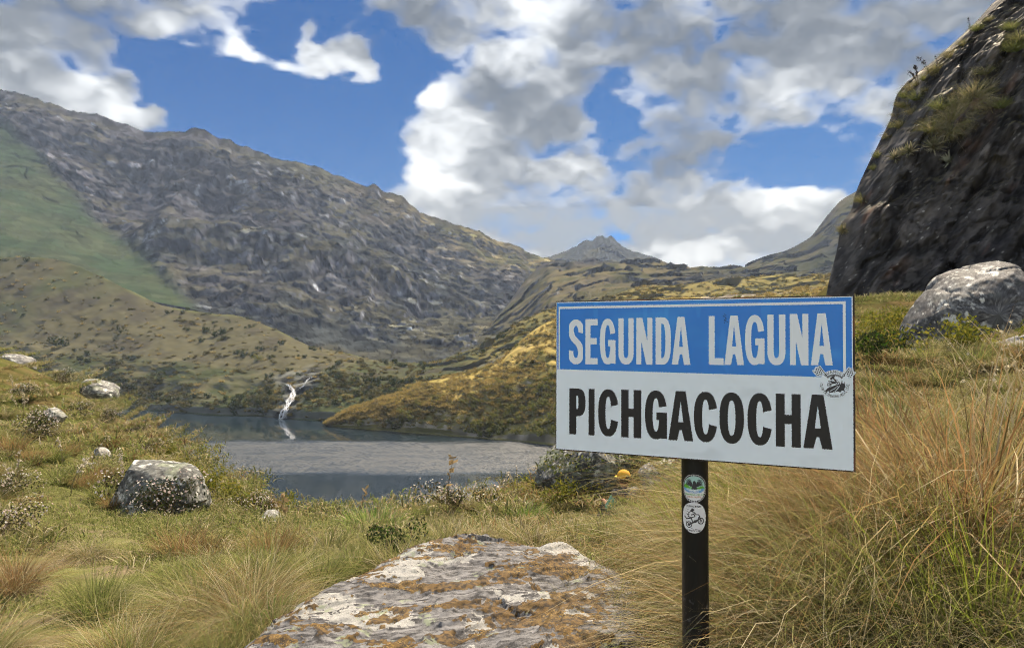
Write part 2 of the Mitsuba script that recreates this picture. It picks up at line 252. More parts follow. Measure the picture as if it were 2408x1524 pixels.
# sunlit promontory on the right of the lake
PR = [(770, 996, 212), (790, 985, 212), (818, 966, 213), (869, 950, 215), (923, 930, 218), (965, 906, 222), (1032, 892, 225), (1090, 878, 228), (1128, 871, 231), (1167, 857, 234), (1211, 816, 240), (1263, 772, 246), (1308, 748, 248), (1400, 722, 248), (1550, 702, 240), (1750, 692, 225), (1960, 672, 210), (2300, 660, 200)]
PM = [(770, 999, 210), (818, 982, 208), (923, 962, 203), (1032, 942, 200), (1128, 925, 199), (1211, 895, 200), (1308, 865, 200), (1550, 850, 180), (1960, 830, 150), (2300, 800, 140)]
PS = [(770, 1000, None), (800, 1004, None), (900, 1012, None), (1000, 1020, None), (1100, 1028, None), (1200, 1036, None), (1290, 1046, None), (1400, 1056, None), (1700, 1085, None), (2300, 1110, None)]
P, t, u = loft([PR, PM, PS], 460, [110, 110], back=(10, 50, 30))
x = P / 25.
k = sst(0, .3, t) * sst(2.0, 1.94, t)
disp = k * (3.2 * (ridged(x * np.array([.8, .8, 1.0]), 4, 35) - .55) * 2 + 1.5 * (fbm(x * 6, 4, 3) - .5) * 2) + sst(.3, 0, np.abs(t)) * (fbm(x * 3, 4, 9) - .5) * 1.6
disp *= sst(765, 900, u) * .8 + .2
P = P + np.array([0, -.7, .65]) * disp[..., None]
P[-1, :, 2] = WATER - 1.5; P[-1, :, 1] -= 2
PROM, PROM_T, PROM_U = P, t, u
N = grid_normals(P)
n1, n2, n3 = fbm(x * .9, 4, 5), fbm(x * 3.5, 4, 6), fbm(x * 12, 3, 7)
col = mixc((.42, .33, .115), (.24, .21, .075), sst(.36, .62, n1))
col = mixc(col, (.10, .10, .042), sst(.45, .62, n2 + .15 * (t - 1)) * .85)
rk = np.clip(sst(.50, .28, N[..., 2] + .5 * (n2 - .5)) * .7 + sst(.60, .68, fbm(x * np.array([.9, .9, 1.8]) + 9, 4, 53)), 0, 1)
col = mixc(col, mixc((.12, .11, .105), (.34, .31, .28), sst(.4, .6, fbm(x * np.array([8, 8, 2.5]), 3, 4))), rk * .85)
add_sheet('promontory', P, col * (.7 + .6 * n3)[..., None])

# the lake and the valley floor under everything
q = np.array([[-900, 20, WATER], [900, 20, WATER], [900, 420, WATER], [-900, 420, WATER]], float)
scene['lake'] = mikit.ply((q, [[0, 1, 2], [0, 2, 3]]), 'm_water', uv=q[:, :2] * 1.0); labels['lake'] = {'kind': 'structure'}
q = np.array([[-9000, -3000, -32], [9000, -3000, -32], [9000, 9000, -32], [-9000, 9000, -32]], float)
scene['valley_floor'] = mikit.ply((q, [[0, 1, 2], [0, 2, 3]]), prin((.10, .10, .05), .9)); labels['valley_floor'] = {'kind': 'structure'}

# ------------------------------------------------------------------ near ground
CTRL = [(0, 840, 25), (200, 925, 25), (300, 995, 22), (380, 1075, 18), (470, 1140, 15), (600, 1235, 12), (650, 1260, 11.3), (0, 1000, 16), (0, 1150, 10), (200, 1020, 16), (330, 1120, 13),
    (0, 1300, 5.5), (0, 1500, 3.9), (200, 1400, 4.6), (600, 1500, 3.9), (400, 1300, 6), (250, 1210, 9), (450, 1215, 9.8), (800, 1310, 6), (700, 1260, 8), (880, 1262, 8), (800, 1268, 10.5), (1000, 1256, 11), (1100, 1210, 12.5), (1200, 1172, 14), (1265, 1135, 15.5),
    (-600, 760, 25), (-600, 950, 14), (-600, 1300, 5), (1290, 1250, 7.2), (1350, 1232, 9.5), (1480, 1262, 9.0), (1476, 1252, 11.2), (1490, 1245, 12.2), (1400, 1172, 14.5),
    (2400, 800, 10.5), (2400, 1000, 5.8), (2400, 1200, 4), (2400, 1500, 2.7), (2000, 1100, 6), (2000, 900, 10), (2000, 790, 15), (2135, 845, 12), (2250, 845, 11.4), (2350, 830, 11), (2030, 712, 22), (2150, 735, 20), (2300, 760, 16), (2600, 740, 16), (2900, 900, 8), (1700, 1150, 8), (1700, 1330, 4.5), (1700, 1524, 2.9), (1500, 1400, 4.2), (1560, 1120, 10.5),
    (1800, 900, 14), (1700, 980, 14), (2600, 700, 24)]
W = [tuple(at(*c)) for c in CTRL] + [(-2, -3, .1), (2, -3, .3), (-8, -3, .2), (8, -3, 1.2), (0, 1.5, .02), (0, 3, .02), (1.2, 2, .15), (-2, 2, 0), (30, 0, 6), (-30, 0, 3), (30, 25, 9), (-30, 20, 4), (30, 45, 8), (14, 40, 2)]
W += [(-30, 32, 0), (-17, 31, -2), (-12, 28, -3.5), (-8, 25, -4.5), (-4, 20, -5), (-1, 19, -4.5), (1, 22, -4), (4, 24, -3), (8, 28, 0), (12, 32, 1.5)]
W += [(-30, 48, -9), (-15, 44, -11), (-5, 38, -13), (3, 40, -12), (10, 46, -9), (20, 55, -4), (35, 60, 2), (-30, 75, -27), (-10, 70, -27), (5, 75, -27), (20, 85, -26), (40, 100, -20), (60, 60, 12), (-60, 40, 0), (-60, 75, -20), (-60, 5, 8), (60, 0, 12)]
W = np.array(W)
rb = RBFInterpolator(W[:, :2], W[:, 2], smoothing=.02, kernel='thin_plate_spline')
gx, gy = np.linspace(-60, 60, 161), np.linspace(-6, 100, 142)
gz = rb(np.stack(np.meshgrid(gx, gy, indexing='ij'), -1).reshape(-1, 2)).reshape(161, 142)
GS = RectBivariateSpline(gx, gy, gz)
def bumps(x, y):
    p = np.stack([x, y, 0 * x], -1)
    return .34 * (fbm(p * .55, 3, 61) - .5) + .10 * (fbm(p * 2.4, 3, 62) - .5)
def ground(x, y):
    x, y = np.asarray(x, float), np.asarray(y, float)
    return GS.ev(x, y) + bumps(x, y)
def on_ground(px, py, lo=1.5, hi=40., n=1500):
    """Where the line of sight through a point of the view first meets the near ground."""
    d = lo * (hi / lo) ** np.linspace(0, 1, n)
    p = at(np.full(n, px), np.full(n, py), d)
    below = np.nonzero(p[:, 2] < ground(p[:, 0], p[:, 1]))[0]
    return p[below[0]] if len(below) else None
def axis(*parts):
    return np.unique(np.concatenate([np.arange(a, b, s) for a, b, s in parts]))
ax, ay = axis((-60, -14, 1.2), (-14, -6, .2), (-6, 6, .09), (6, 14, .2), (14, 60.1, 1.2)), axis((-6, 0, .4), (0, 12, .08), (12, 20, .16), (20, 45, .5), (45, 100.1, 1.5))
X, Y = np.meshgrid(ax, ay)
Z = ground(X, Y)
PATH = np.array([at(120, 1524, 3.6), at(130, 1420, 4.5), at(170, 1330, 5.6), at(215, 1270, 7), at(170, 1215, 9), at(90, 1190, 10)])
PATHLINE = LineString(PATH[:, :2])
def path_dist(x, y):
    p = np.stack([np.asarray(x, float), np.asarray(y, float)], -1)
    best = np.full(p.shape[:-1], 1e9)
    for a, b in zip(PATH[:-1, :2], PATH[1:, :2]):
        s = np.clip(((p - a) @ (b - a)) / ((b - a) @ (b - a)), 0, 1)
        best = np.minimum(best, np.linalg.norm(p - a - s[..., None] * (b - a), axis=-1))
    return best
p = np.stack([X, Y, Z], -1)
n1, n2, n3 = fbm(p * .7, 3, 5), fbm(p * 3, 3, 6), fbm(p * 14, 3, 7)
col = mixc((.085, .070, .030), (.075, .085, .026), sst(.35, .65, n1 + .1 * sst(1, -2, X)))
col = mixc(col, (.15, .115, .055), sst(.5, .7, n2))
pm = sst(.75, .35, path_dist(X, Y) + .45 * (n2 - .5))
col = mixc(col, mixc((.13, .135, .05), (.16, .13, .085), sst(.45, .65, n2)), pm)
col = col * (.55 + .9 * n3)[..., None]
F = grid_faces(*X.shape)
onpath = (pm.reshape(-1) > .5)[F].all(1)
for key, sel in (('ground', ~onpath), ('path', onpath)):
    f = F[sel]; used, inv = np.unique(f, return_inverse=True)
    scene[key] = mikit.ply((p.reshape(-1, 3)[used], inv.reshape(-1, 3)), 'm_earth', smooth=True, color=col.reshape(-1, 3)[used]); labels[key] = {'kind': 'structure'}

# ------------------------------------------------------------------ cliff on the right
EDGE = [(1938, 730), (1944, 695), (1954, 650), (1969, 590), (1976, 540), (1999, 500), (2014, 450), (2044, 385), (2069, 335), (2094, 280), (2106, 235), (2144, 190), (2199, 150), (2234, 115), (2279, 75), (2329, 25), (2420, -60), (2600, -160)]
nv, nu = 330, 380
e = np.array(EDGE, float); s = np.linspace(0, 1, nv)
ex = PchipInterpolator(np.linspace(0, 1, len(e)), e[:, 0])(s); ey = PchipInterpolator(np.linspace(0, 1, len(e)), e[:, 1])(s)
L = at(ex, ey, 27 + 3 * s)
S, U = np.meshgrid(s, np.linspace(-.12, 1, nu), indexing='ij')
w = np.clip(U, 0, None)
C = np.empty((nv, nu, 3))
C[..., 0] = L[:, None, 0] + 14 * w * (1 - .25 * S) + np.where(U < 0, -U * 60 * L[:, None, 0] / L[:, None, 1] - U * 14, 0)
C[..., 1] = L[:, None, 1] - 1.2 * np.sqrt(w * 3) - 9.5 * w + np.where(U < 0, -U * 60, 0) + 4.5 * S * w
C[..., 2] = L[:, None, 2] + w * (3.5 * S + .2)
C[0, :, 2] -= 2.5; C[1, :, 2] -= 1.2
q = C.copy()
tilt = np.stack([q[..., 0] * .83 - q[..., 2] * .55, q[..., 1], q[..., 2] * .83 + q[..., 0] * .55], -1)
k = sst(0, .10, w) * .75 + .25
disp = k * (3.0 * (ridged(tilt * np.array([.20, .16, .07]) + 2, 4, 71) - .55) + 1.5 * (ridged(tilt * np.array([.6, .5, .16]), 4, 72) - .55) + .55 * (ridged(tilt * np.array([2.2, 2, .6]), 5, 73) - .5) + .10 * (fbm(q * 9, 3, 74) - .5))
tw = tilt + .8 * (np.stack([fbm(q * .7, 3, 1), fbm(q * .7, 3, 2), fbm(q * .7, 3, 3)], -1) - .5)
ck, cr, ch = cells(tw * np.array([1, 1, .30]), 1.5, 63); ck2, cr2, ch2 = cells(tw * np.array([1, 1, .5]), .5, 64)
disp += k * (.12 * ch + .16 * (cr - .5) - .16 * ck + .04 * ch2 + .04 * (cr2 - .5) - .05 * ck2 + .4 * (ridged(tilt * np.array([1.5, 1.2, .28]), 4, 78) - .5))
ck3, cr3, ch3 = cells(tw * np.array([1, 1, .55]), .17, 83)
disp += k * (.030 * ch3 + .03 * (cr3 - .5))
C = C + np.array([-.45, -.85, .2]) * disp[..., None]
CL_N = grid_normals(C)
crack = ridged(tilt * np.array([.6, .5, .22]), 4, 72)
n1, n2, n3 = fbm(q * .5, 4, 15), fbm(q * 2.2, 4, 16), fbm(q * 9, 3, 17)
fn = ridged(tilt * np.array([2.2, 2, .9]), 4, 73)
col = mixc((.014, .013, .015), (.046, .042, .041), sst(.38, .66, n2 * .6 + fn * .4))
col = mixc(col, (.085, .078, .072), sst(.62, .8, fn) * .5)
spk = noise(q * 11, 5) * noise(q * 23, 6)
col = mixc(col, (.36, .36, .34), sst(.56, .66, spk) * sst(.42, .55, n1) * .8)
rust = sst(.60, .74, fbm(tilt * np.array([1.6, 1.6, .25]) + 3, 4, 76)) * sst(.4, .55, n1)
col = mixc(col, (.13, .060, .030), rust * .7)
col = col * (1 - .75 * np.clip(ck * .8 + .4 * ck2, 0, 1))[..., None] * (.75 + .5 * cr2)[..., None] * (.62 + .76 * cr3 - .3 * ck3 + 1.1 * sst(.93, .97, cr3))[..., None]
vegm = sst(.62, .80, CL_N[..., 2] + .25 * (n1 - .5)) * sst(.15, .5, S)
col = mixc(col, mixc((.07, .075, .03), (.14, .11, .055), n2), vegm * .85)
add_sheet('cliff', C, col * (.6 + .8 * n3)[..., None], 'm_wetrock')

# ------------------------------------------------------------------ the sign
TL, BL, TR, BR = at(1311, 711, 2.75), at(1307, 1055, 2.75), at(2003, 694, 2.307), at(2006, 1104, 2.307)
O = (BL + at(1309, 1055, 2.75)) / 2
SX = ((BR - BL) * [1, 1, 0]); SW = np.linalg.norm(SX); SX /= SW
SZ = np.array([0, 0, 1.0]); SN = np.cross(SX, SZ); SN = SN if SN[1] < 0 else -SN
SX = SX - .004 * SZ; SX /= np.linalg.norm(SX); SZ = np.cross(SN, SX) * -1; SZ = SZ if SZ[2] > 0 else -SZ
SH = float(((TL - BL)[2] + (TR - BR)[2]) / 2)
def to_board(px, py):
    r = rays(px, py); h = EYE + r * (((O - EYE) @ SN) / (r @ SN))[..., None] - O
    return np.stack([h @ SX, h @ SZ], -1)
def plate(poly, lo, hi, place=None):
    """A flat shape in board coordinates, from lo to hi metres before the board's front."""
    ms = [trimesh.creation.extrude_polygon(g, hi - lo, engine='earcut') for g in getattr(poly, 'geoms', [poly]) if g.area > 1e-9]
    m = trimesh.util.concatenate(ms)
    if hi - lo < .001: m.update_faces(m.face_normals[:, 2] > .5); m.remove_unreferenced_vertices()   # print has no thickness of its own
    v = m.vertices
    m.vertices = place(v[:, 0], v[:, 1], v[:, 2] + lo) if place else O + v[:, :1] * SX + v[:, 1:2] * SZ + (v[:, 2:] + lo) * SN
    return m
def bz(a, b): return SH * (1 - b), SH * (1 - a)
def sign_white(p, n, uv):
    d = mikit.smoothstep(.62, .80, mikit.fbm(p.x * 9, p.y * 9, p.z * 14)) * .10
    return mi.Color3f(.78, .87, .95) * (1 - d)  # white panel, with the blue of skylight put into its colour
def sign_blue(p, n, uv):
    d = mikit.smoothstep(.45, .8, mikit.fbm(p.x * 4, p.y * 4, p.z * 9))
    s = mikit.smoothstep(.70, .85, mikit.noise(p.x * 60, p.y * 60, p.z * 7)) * .35
    return mikit.mix((.030, .215, .70), (.05, .30, .78), d + s)
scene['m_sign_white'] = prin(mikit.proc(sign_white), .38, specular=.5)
scene['m_sign_blue'] = prin(mikit.proc(sign_blue), .35, specular=.5)
scene['m_letter_white'] = prin((.78, .84, .90), .5)
scene['m_black_print'] = prin((.012, .012, .016), .35)
scene['m_black_steel'] = prin((.010, .011, .014), .28, specular=.6)
scene['m_rust_steel'] = prin(mikit.proc(lambda p, n, uv: mikit.mix((.02, .016, .014), (.13, .055, .025), mikit.smoothstep(.5, .66, mikit.fbm(p.x * 22, p.y * 22, p.z * 22)))), .6)
labels['lake_sign'] = {'label': 'blue and white lake name sign on a black steel post among tussock grass', 'category': 'sign'}
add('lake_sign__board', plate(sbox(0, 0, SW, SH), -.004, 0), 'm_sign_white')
fr = sbox(-.004, -.0045, SW + .005, SH + .004)
add('lake_sign__frame', trimesh.util.concatenate([plate(fr.difference(sbox(.03, .03, SW - .03, SH - .03)), -.030, -.0045)]), 'm_rust_steel')
cut = SH * .532
blue = Polygon([(.004, cut + .006), (SW - .003, cut), (SW - .003, SH - .003), (.002, SH - .003)])
add('lake_sign__blue_band', plate(blue, .0001, .0007), 'm_sign_blue')
t_ = .0085
line = Polygon([(.009, cut + .006), (.009, SH - .0165), (SW - .0195, SH - .0150), (SW - .0195, cut)])
line = line.difference(Polygon([(.009 + t_ * .6, cut - .1), (.009 + t_ * .6, SH - .0165 - t_), (SW - .0195 - t_, SH - .0150 - t_), (SW - .0195 - t_, cut - .1)]))
add('lake_sign__border_line', plate(line, .0009, .0013), 'm_letter_white')

def ell(cx, cy, rx, ry, p=2.35):
    a = np.linspace(0, 2 * np.pi, 97)[:-1]
    c, s = np.cos(a), np.sin(a)
    return Polygon(np.stack([cx + rx * np.sign(c) * np.abs(c) ** (2 / p), cy + ry * np.sign(s) * np.abs(s) ** (2 / p)], 1)).buffer(0)
def glyph(ch, w, h, sv, sh):
    R = sbox
    if ch == 'I': return R(0, 0, w, h)
    if ch == 'L': return R(0, 0, sv, h).union(R(0, 0, w, sh))
    if ch == 'E': return unary_union([R(0, 0, sv, h), R(0, 0, w, sh), R(0, h - sh, w, h), R(0, h * .51 - sh / 2, w * .93, h * .51 + sh / 2)])
    if ch == 'H': return unary_union([R(0, 0, sv, h), R(w - sv, 0, w, h), R(0, h * .52 - sh * .55, w, h * .52 + sh * .55)])
    if ch == 'N': return unary_union([R(0, 0, sv * .92, h), R(w - sv * .92, 0, w, h), Polygon([(0, h), (sv * 1.12, h), (w, 0), (w - sv * 1.12, 0)])])
    if ch == 'A':
        k = sv * .62
        out = Polygon([(0, 0), (w / 2 - k, h), (w / 2 + k, h), (w, 0)])
        tri = Polygon([(w / 2, h * .80), (w / 2 - w * .105, h * .375), (w / 2 + w * .105, h * .375)])
        low = Polygon([(sv * 1.08, -1e-3), (w - sv * 1.08, -1e-3), (w - sv * 1.42, h * .215), (sv * 1.42, h * .215)])
        return out.difference(tri).difference(low)
    if ch == 'U': return unary_union([ell(w / 2, h * .28, w / 2, h * .28).difference(ell(w / 2, h * .28, w / 2 - sv, h * .28 - sh)).intersection(R(0, 0, w, h * .28)), R(0, h * .28, sv, h), R(w - sv, h * .28, w, h)])
    if ch == 'D': return (R(0, 0, w * .5, h).union(ell(w * .42, h / 2, w * .58, h / 2, 2.7))).intersection(R(0, 0, w, h)).difference(R(sv, sh, w * .48, h - sh).union(ell(w * .42, h / 2, w * .58 - sv, h / 2 - sh, 2.7)).intersection(R(sv, 0, w, h)))
    if ch == 'P':
        y0 = h * .40
        b = R(0, y0, w * .55, h).union(ell(w * .5, (y0 + h) / 2, w * .5, (h - y0) / 2, 2.6))
        return b.difference(R(sv, y0 + sh, w * .52, h - sh).union(ell(w * .5, (y0 + h) / 2, w * .5 - sv, (h - y0) / 2 - sh, 2.6)).intersection(R(sv, 0, w, h))).union(R(0, 0, sv, h))
    o = ell(w / 2, h / 2, w / 2, h / 2).difference(ell(w / 2, h / 2, w / 2 - sv, h / 2 - sh))
    if ch == 'O': return o
    if ch == 'C': return o.difference(Polygon([(w * .55, h * .5), (w * .66, h * .645), (w * 1.2, h * .70), (w * 1.2, h * .30), (w * .66, h * .355)]))
    if ch == 'G': return unary_union([o.difference(Polygon([(w * .5, h * .5), (w * .66, h * .66), (w * 1.2, h * .70), (w * 1.2, h * .40), (w * .5, h * .40)])), R(w * .52, h * .395, w, h * .395 + sh), R(w - sv * .8, h * .02, w, h * .395 + sh * .5)])
    if ch == 'S':
        q = np.array([(.86, .70), (.80, .85), (.5, .935), (.2, .855), (.15, .715), (.29, .595), (.5, .515), (.73, .425), (.85, .285), (.79, .14), (.5, .065), (.19, .145), (.125, .305)])
        u = np.linspace(0, len(q) - 1, 80)
        from scipy.interpolate import CubicSpline
        c = CubicSpline(np.arange(len(q)), q)(u) * [w, h]
        return LineString(c).buffer(sh * .5, cap_style=2).intersection(R(0, 0, w, h))
def word(key, text, boxes, mat, sv, sh, z0, z1):
    out = []
    for ch, (x0, x1, y0, y1) in zip(text, boxes):
        c = to_board(np.array([x0, x1, (x0 + x1) / 2, (x0 + x1) / 2]), np.array([y1, y1, y0, y1]))
        s0, s1, b, tp = c[0, 0], c[1, 0], c[3, 1], c[2, 1]
        out.append(affinity.translate(glyph(ch, s1 - s0, tp - b, sv, sh), s0, b))
    for o in out:
        kk = key if key not in scene else f'{key}_{sum(1 for k in scene if k.startswith(key)):03d}'
        add(kk, plate(o, z0, z1), mat)
zx = lambda v: 1204 + v * .5006
def boxes(l, top, bot):
    x = [a for a, _ in l] + [l[-1][1]]
    return [(zx(a), zx(b), np.interp(zx((a + b) / 2), *top), np.interp(zx((a + b) / 2), *bot)) for a, b in l]
top, bot = ([1339, 1933], [752, 737]), ([1339, 1933], [856.5, 859])
word('lake_sign__letter', 'SEGUNDALAGUNA', boxes([(268, 334), (345, 403), (413, 487), (500, 572), (584, 660), (675, 747), (751, 838), (925, 995), (998, 1090), (1095, 1187), (1200, 1285), (1306, 1393), (1404, 1507)], top, bot), 'm_letter_white', .0196, .0225, .0009, .0013)
top, bot = ([1357, 1923], [913.5, 928]), ([1357, 1923], [1021.5, 1055])
word('lake_sign__letter', 'PICHGACOCHA', boxes([(269, 345), (360, 388), (405, 500), (513, 607), (625, 728), (735, 851), (855, 965), (975, 1090), (1107, 1222), (1240, 1357), (1369, 1506)], top, bot), 'm_black_print', .0272, .0262, .0003, .0008)
add('lake_sign__scratch', plate(unary_union([LineString([tuple(to_board(1702 + 5 * math.sin(k * 2.1) + k, 738 + 3 * k)) for k in range(8)]).buffer(.0004), LineString([tuple(to_board(1708, 740)), tuple(to_board(1703, 762))]).buffer(.0004)]), .0014, .0018), 'm_black_print')
# post
PB = to_board(1636, 1085); POST = O + (PB[0] - .021) * SX - .078 * SN; PR_ = .0455
pm_ = trimesh.creation.cylinder(PR_, 1.5, sections=48)
pm_.apply_translation([POST[0], POST[1], at(1636, 1060, 2.55)[2] - .75])
def steel(p, n, uv):
    s = mikit.smoothstep(.66, .74, mikit.fbm(p.x * 60, p.y * 60, p.z * 45)) * mikit.smoothstep(.5, .7, mikit.noise(p.z * 9, p.x * 9))
    return mikit.mix((.005, .006, .009), (.07, .07, .08), s * .6)
scene['m_post'] = prin(mikit.proc(steel), .34, specular=.35)
add('lake_sign__post', pm_, 'm_post', smooth=40)

# stickers: flat print in lettered pieces
def text_shape(key, text, height, mat, at_char, bold=True, gap=.16):
    """Lettering laid along a curve: at_char(advance) -> (x, y, angle)."""
    pieces, adv = [], 0.
    for ch in text:
        if ch == ' ': adv += height * .42; continue
        m = meshkit.text_mesh(ch, height, .0003, bold=bold); w = m.bounds[1][0] - m.bounds[0][0]
        pieces.append((m, adv, w)); adv += w + height * gap
    out = []
    for m, a, w in pieces:
        x, y, ang = at_char(a + w / 2 - adv / 2 + height * gap / 2)
        v = m.vertices - [m.bounds[0][0] + w / 2, 0, 0]; c, s = math.cos(ang), math.sin(ang)
        m.vertices = np.stack([x + c * v[:, 0] - s * v[:, 1], y + s * v[:, 0] + c * v[:, 1], v[:, 2]], -1); out.append(m)
    return trimesh.util.concatenate(out)
def lay(m, place, lo):
    v = m.vertices; m.vertices = place(v[:, 0], v[:, 1], v[:, 2] + lo); return m
scene['m_sticker_grey'] = prin((.16, .165, .18), .5)
scene['m_sticker_dark'] = prin((.035, .035, .042), .5)
SC = to_board(1962.8, 903.5); SR = float(np.linalg.norm(to_board(1962.8, 936.5) - SC))
on_board = lambda x, y, z: O + (SC[0] + x * SR)[:, None] * SX + (SC[1] + y * SR)[:, None] * SZ + z[:, None] * SN
disc = Point(0, 0).buffer(1.02, 48)
fl = Polygon([(-1.05, 1.22), (-.98, 1.27), (-.45, .5), (-.52, .46), (-.8, .9), (-.86, .62), (-1.15, .58), (-1.3, .75), (-1.45, .93), (-1.3, .95), (-1.25, 1.15)])
fr2 = affinity.translate(affinity.scale(fl, -.9, 1, origin=(0, 0)), .04, -.06)
add('lake_sign__club_sticker', plate(unary_union([disc, fl.buffer(.05), fr2.buffer(.05)]), .0015, .0018, on_board), 'm_sign_white')
labels['lake_sign__club_sticker'] = {'label': 'round biker club sticker with checkered flags'}
K_ = 'lake_sign__club_sticker__'
arc = lambda r0, r1, a0, a1: Polygon([(r * math.cos(math.radians(a)), r * math.sin(math.radians(a))) for r, aa in ((r1, np.linspace(a0, a1, 30)), (r0, np.linspace(a1, a0, 30))) for a in aa])
add(K_ + 'grey_arch', plate(arc(.60, .73, 42, 138), .0020, .0023, on_board), 'm_sticker_grey')
up = lambda r: (lambda s: (r * math.sin(s / r), r * math.cos(s / r), -s / r))
dn = lambda r: (lambda s: (r * math.sin(s / r), -r * math.cos(s / r), s / r))
add(K_ + 'town_lettering', lay(text_shape('', 'HUÁNUCO', .19, '', up(.79)), on_board, .0020), 'm_sticker_dark')
add(K_ + 'club_lettering', lay(text_shape('', 'CLUB DE BIKERS REAL COZ', .165, '', dn(.95), gap=.13), on_board, .0020), 'm_sticker_dark')
ring = lambda x, y, r, t: Point(x, y).buffer(r, 16).difference(Point(x, y).buffer(r - t, 16))
bike = [ring(-.36, -.05, .14, .045), Point(-.36, -.05).buffer(.05), ring(.20, .08, .14, .045), Point(.2, .08).buffer(.05), Point(-.06, .58).buffer(.085), Polygon([(-.30, .42), (-.16, .56), (-.04, .50), (.05, .28), (.0, .22), (-.12, .40), (-.2, .3), (-.3, .34)]),
    Polygon([(-.48, .22), (-.2, .24), (.02, .18), (.06, .3), (.1, .3), (.05, .05), (-.12, .02), (-.25, .12)]), LineString([(.02, .34), (.2, .08)]).buffer(.025), LineString([(-.02, .34), (.2, .30)]).buffer(.02), LineString([(-.12, .06), (-.36, -.05)]).buffer(.03)]
add(K_ + 'rider', plate(unary_union(bike), .0020, .0023, on_board), 'm_sticker_dark')
hill = Polygon([(-.66, -.50), (-.45, -.28), (-.2, -.16), (.1, -.05), (.3, .0), (.34, .12), (.38, -.02), (.43, .1), (.48, .34), (.53, .08), (.57, .02), (.62, .22), (.68, .0), (.7, -.2), (.62, -.3), (.68, -.48), (.45, -.42), (.42, -.56), (.2, -.5), (-.05, -.56), (-.35, -.62), (-.42, -.5), (-.55, -.58)])
hill = hill.difference(LineString([(-.3, -.5), (.0, -.3), (.2, -.12)]).buffer(.02)).difference(LineString([(.02, -.5), (.2, -.3), (.3, -.1)]).buffer(.025))
add(K_ + 'wooded_hill', plate(hill, .0020, .0023, on_board), 'm_sticker_dark')
def checks(poly, ang):
    sq = [affinity.rotate(sbox(i * .095, j * .095, i * .095 + .095, j * .095 + .095), ang, origin=(0, 0)) for i in range(-18, 18) for j in range(-18, 18) if (i + j) % 2 == 0]
    g = unary_union([s.buffer(-.003) for s in sq]).intersection(poly)
    return unary_union([q for q in getattr(g, 'geoms', [g]) if q.area > 1e-4])
for k, f, ln in (('flag', fl, [(-1.0, 1.25), (-.46, .48)]), ('flag_001', fr2, [(.96, 1.18), (.46, .42)])):
    add(K_ + k, plate(unary_union([checks(f.difference(LineString(ln).buffer(.06)), 25), LineString(ln).buffer(.025)]), .0020, .0023, on_board), 'm_sticker_dark')
# two stickers wrapped round the post
TOCAM = math.atan2(-POST[1], -POST[0])
def wrap(px, py, r):
    g = at(px, py, POST[1] - .04)
    off = (g[0] - POST[0] * (POST[1] - .04) / POST[1]) / PR_
    z0, sc = g[2], r * (POST[1] - .04) / FOC
    def place(x, y, z):
        a = TOCAM + off + (x * sc) / PR_
        return np.stack([POST[0] + (PR_ + z) * np.cos(a), POST[1] + (PR_ + z) * np.sin(a), z0 + y * sc], -1)
    return place
def fine(poly):                                                  # cut into narrow strips so that it bends round the post
    return unary_union([]) if poly.is_empty else [p for k in np.arange(-1.3, 1.3, .2) for p in [poly.intersection(sbox(k, -9, k + .2, 9))] if p.area > 1e-6]
def wplate(poly, lo, hi, place):
    return trimesh.util.concatenate([plate(q, lo, hi, place) for q in fine(poly)])
for nm, c in (('m_print_green', (.13, .42, .05)), ('m_print_teal', (.38, .60, .56)), ('m_print_sky', (.16, .36, .66)), ('m_print_orange', (.62, .30, .12)), ('m_sticker_white', (.72, .73, .75))):
    scene[nm] = prin(c, .45)
pa = wrap(1632.5, 1147.8, 30.5)
K_ = 'lake_sign__eagle_sticker'
add(K_, wplate(ell(0, 0, .98, 1.06, 2.1), .0003, .0006, pa), 'm_sticker_white'); labels[K_] = {'label': 'oval sticker with a winged emblem, upper one on the post'}
chain = ell(0, 0, .95, 1.03, 2.1).difference(ell(0, 0, .86, .94, 2.1)); chain = chain.difference(unary_union([Point(.905 * math.cos(a), .985 * math.sin(a)).buffer(.035) for a in np.linspace(0, 2 * np.pi, 33)[:-1] if math.sin(a) < -.2]))
add(K_ + '__chain_rim', wplate(chain, .0007, .0009, pa), 'm_sticker_dark')
inner = ell(0, 0, .85, .93, 2.1)
add(K_ + '__pale_field', wplate(inner.intersection(sbox(-1, -.12, 1, 1)), .0007, .0009, pa), 'm_print_teal')
add(K_ + '__green_hill', wplate(Polygon([(-.86, .18), (-.62, .34), (-.35, .1), (.3, .08), (.55, .2), (.84, .06), (.84, -.02), (-.86, .0)]).intersection(inner), .0011, .0013, pa), 'm_print_green')
wing = []
for s in (-1, 1):
    for k, a in enumerate(np.linspace(18, 72, 7)):
        l = .62 - .03 * abs(k - 4); a = math.radians(a); wing.append(LineString([(s * .08, .12), (s * (.14 + l * math.cos(a)), .14 + l * math.sin(a))]).buffer(.028))
wing.append(Polygon([(-.2, -.06), (.24, -.06), (.14, .2), (.12, .5), (.0, .62), (-.1, .5), (-.1, .2)]))
add(K_ + '__winged_emblem', wplate(unary_union(wing), .0015, .0017, pa), 'm_sticker_dark')
rib = Polygon([(-.86, .04), (-.62, -.02), (-.62, -.14), (-.3, -.19), (.1, -.21), (.5, -.14), (.5, .0), (.8, .0), (.7, -.1), (.78, -.2), (.56, -.2), (.56, -.28), (.1, -.36), (-.35, -.32), (-.66, -.24), (-.76, -.14)])
add(K_ + '__ribbon', wplate(rib, .0019, .0021, pa), 'm_print_sky')
ln_ = lambda y: (lambda s: (s, y, 0.))
add(K_ + '__ribbon_lettering', lay(text_shape('', "BIKER'S", .12, '', ln_(-.325)), pa, .0023), 'm_sticker_white')
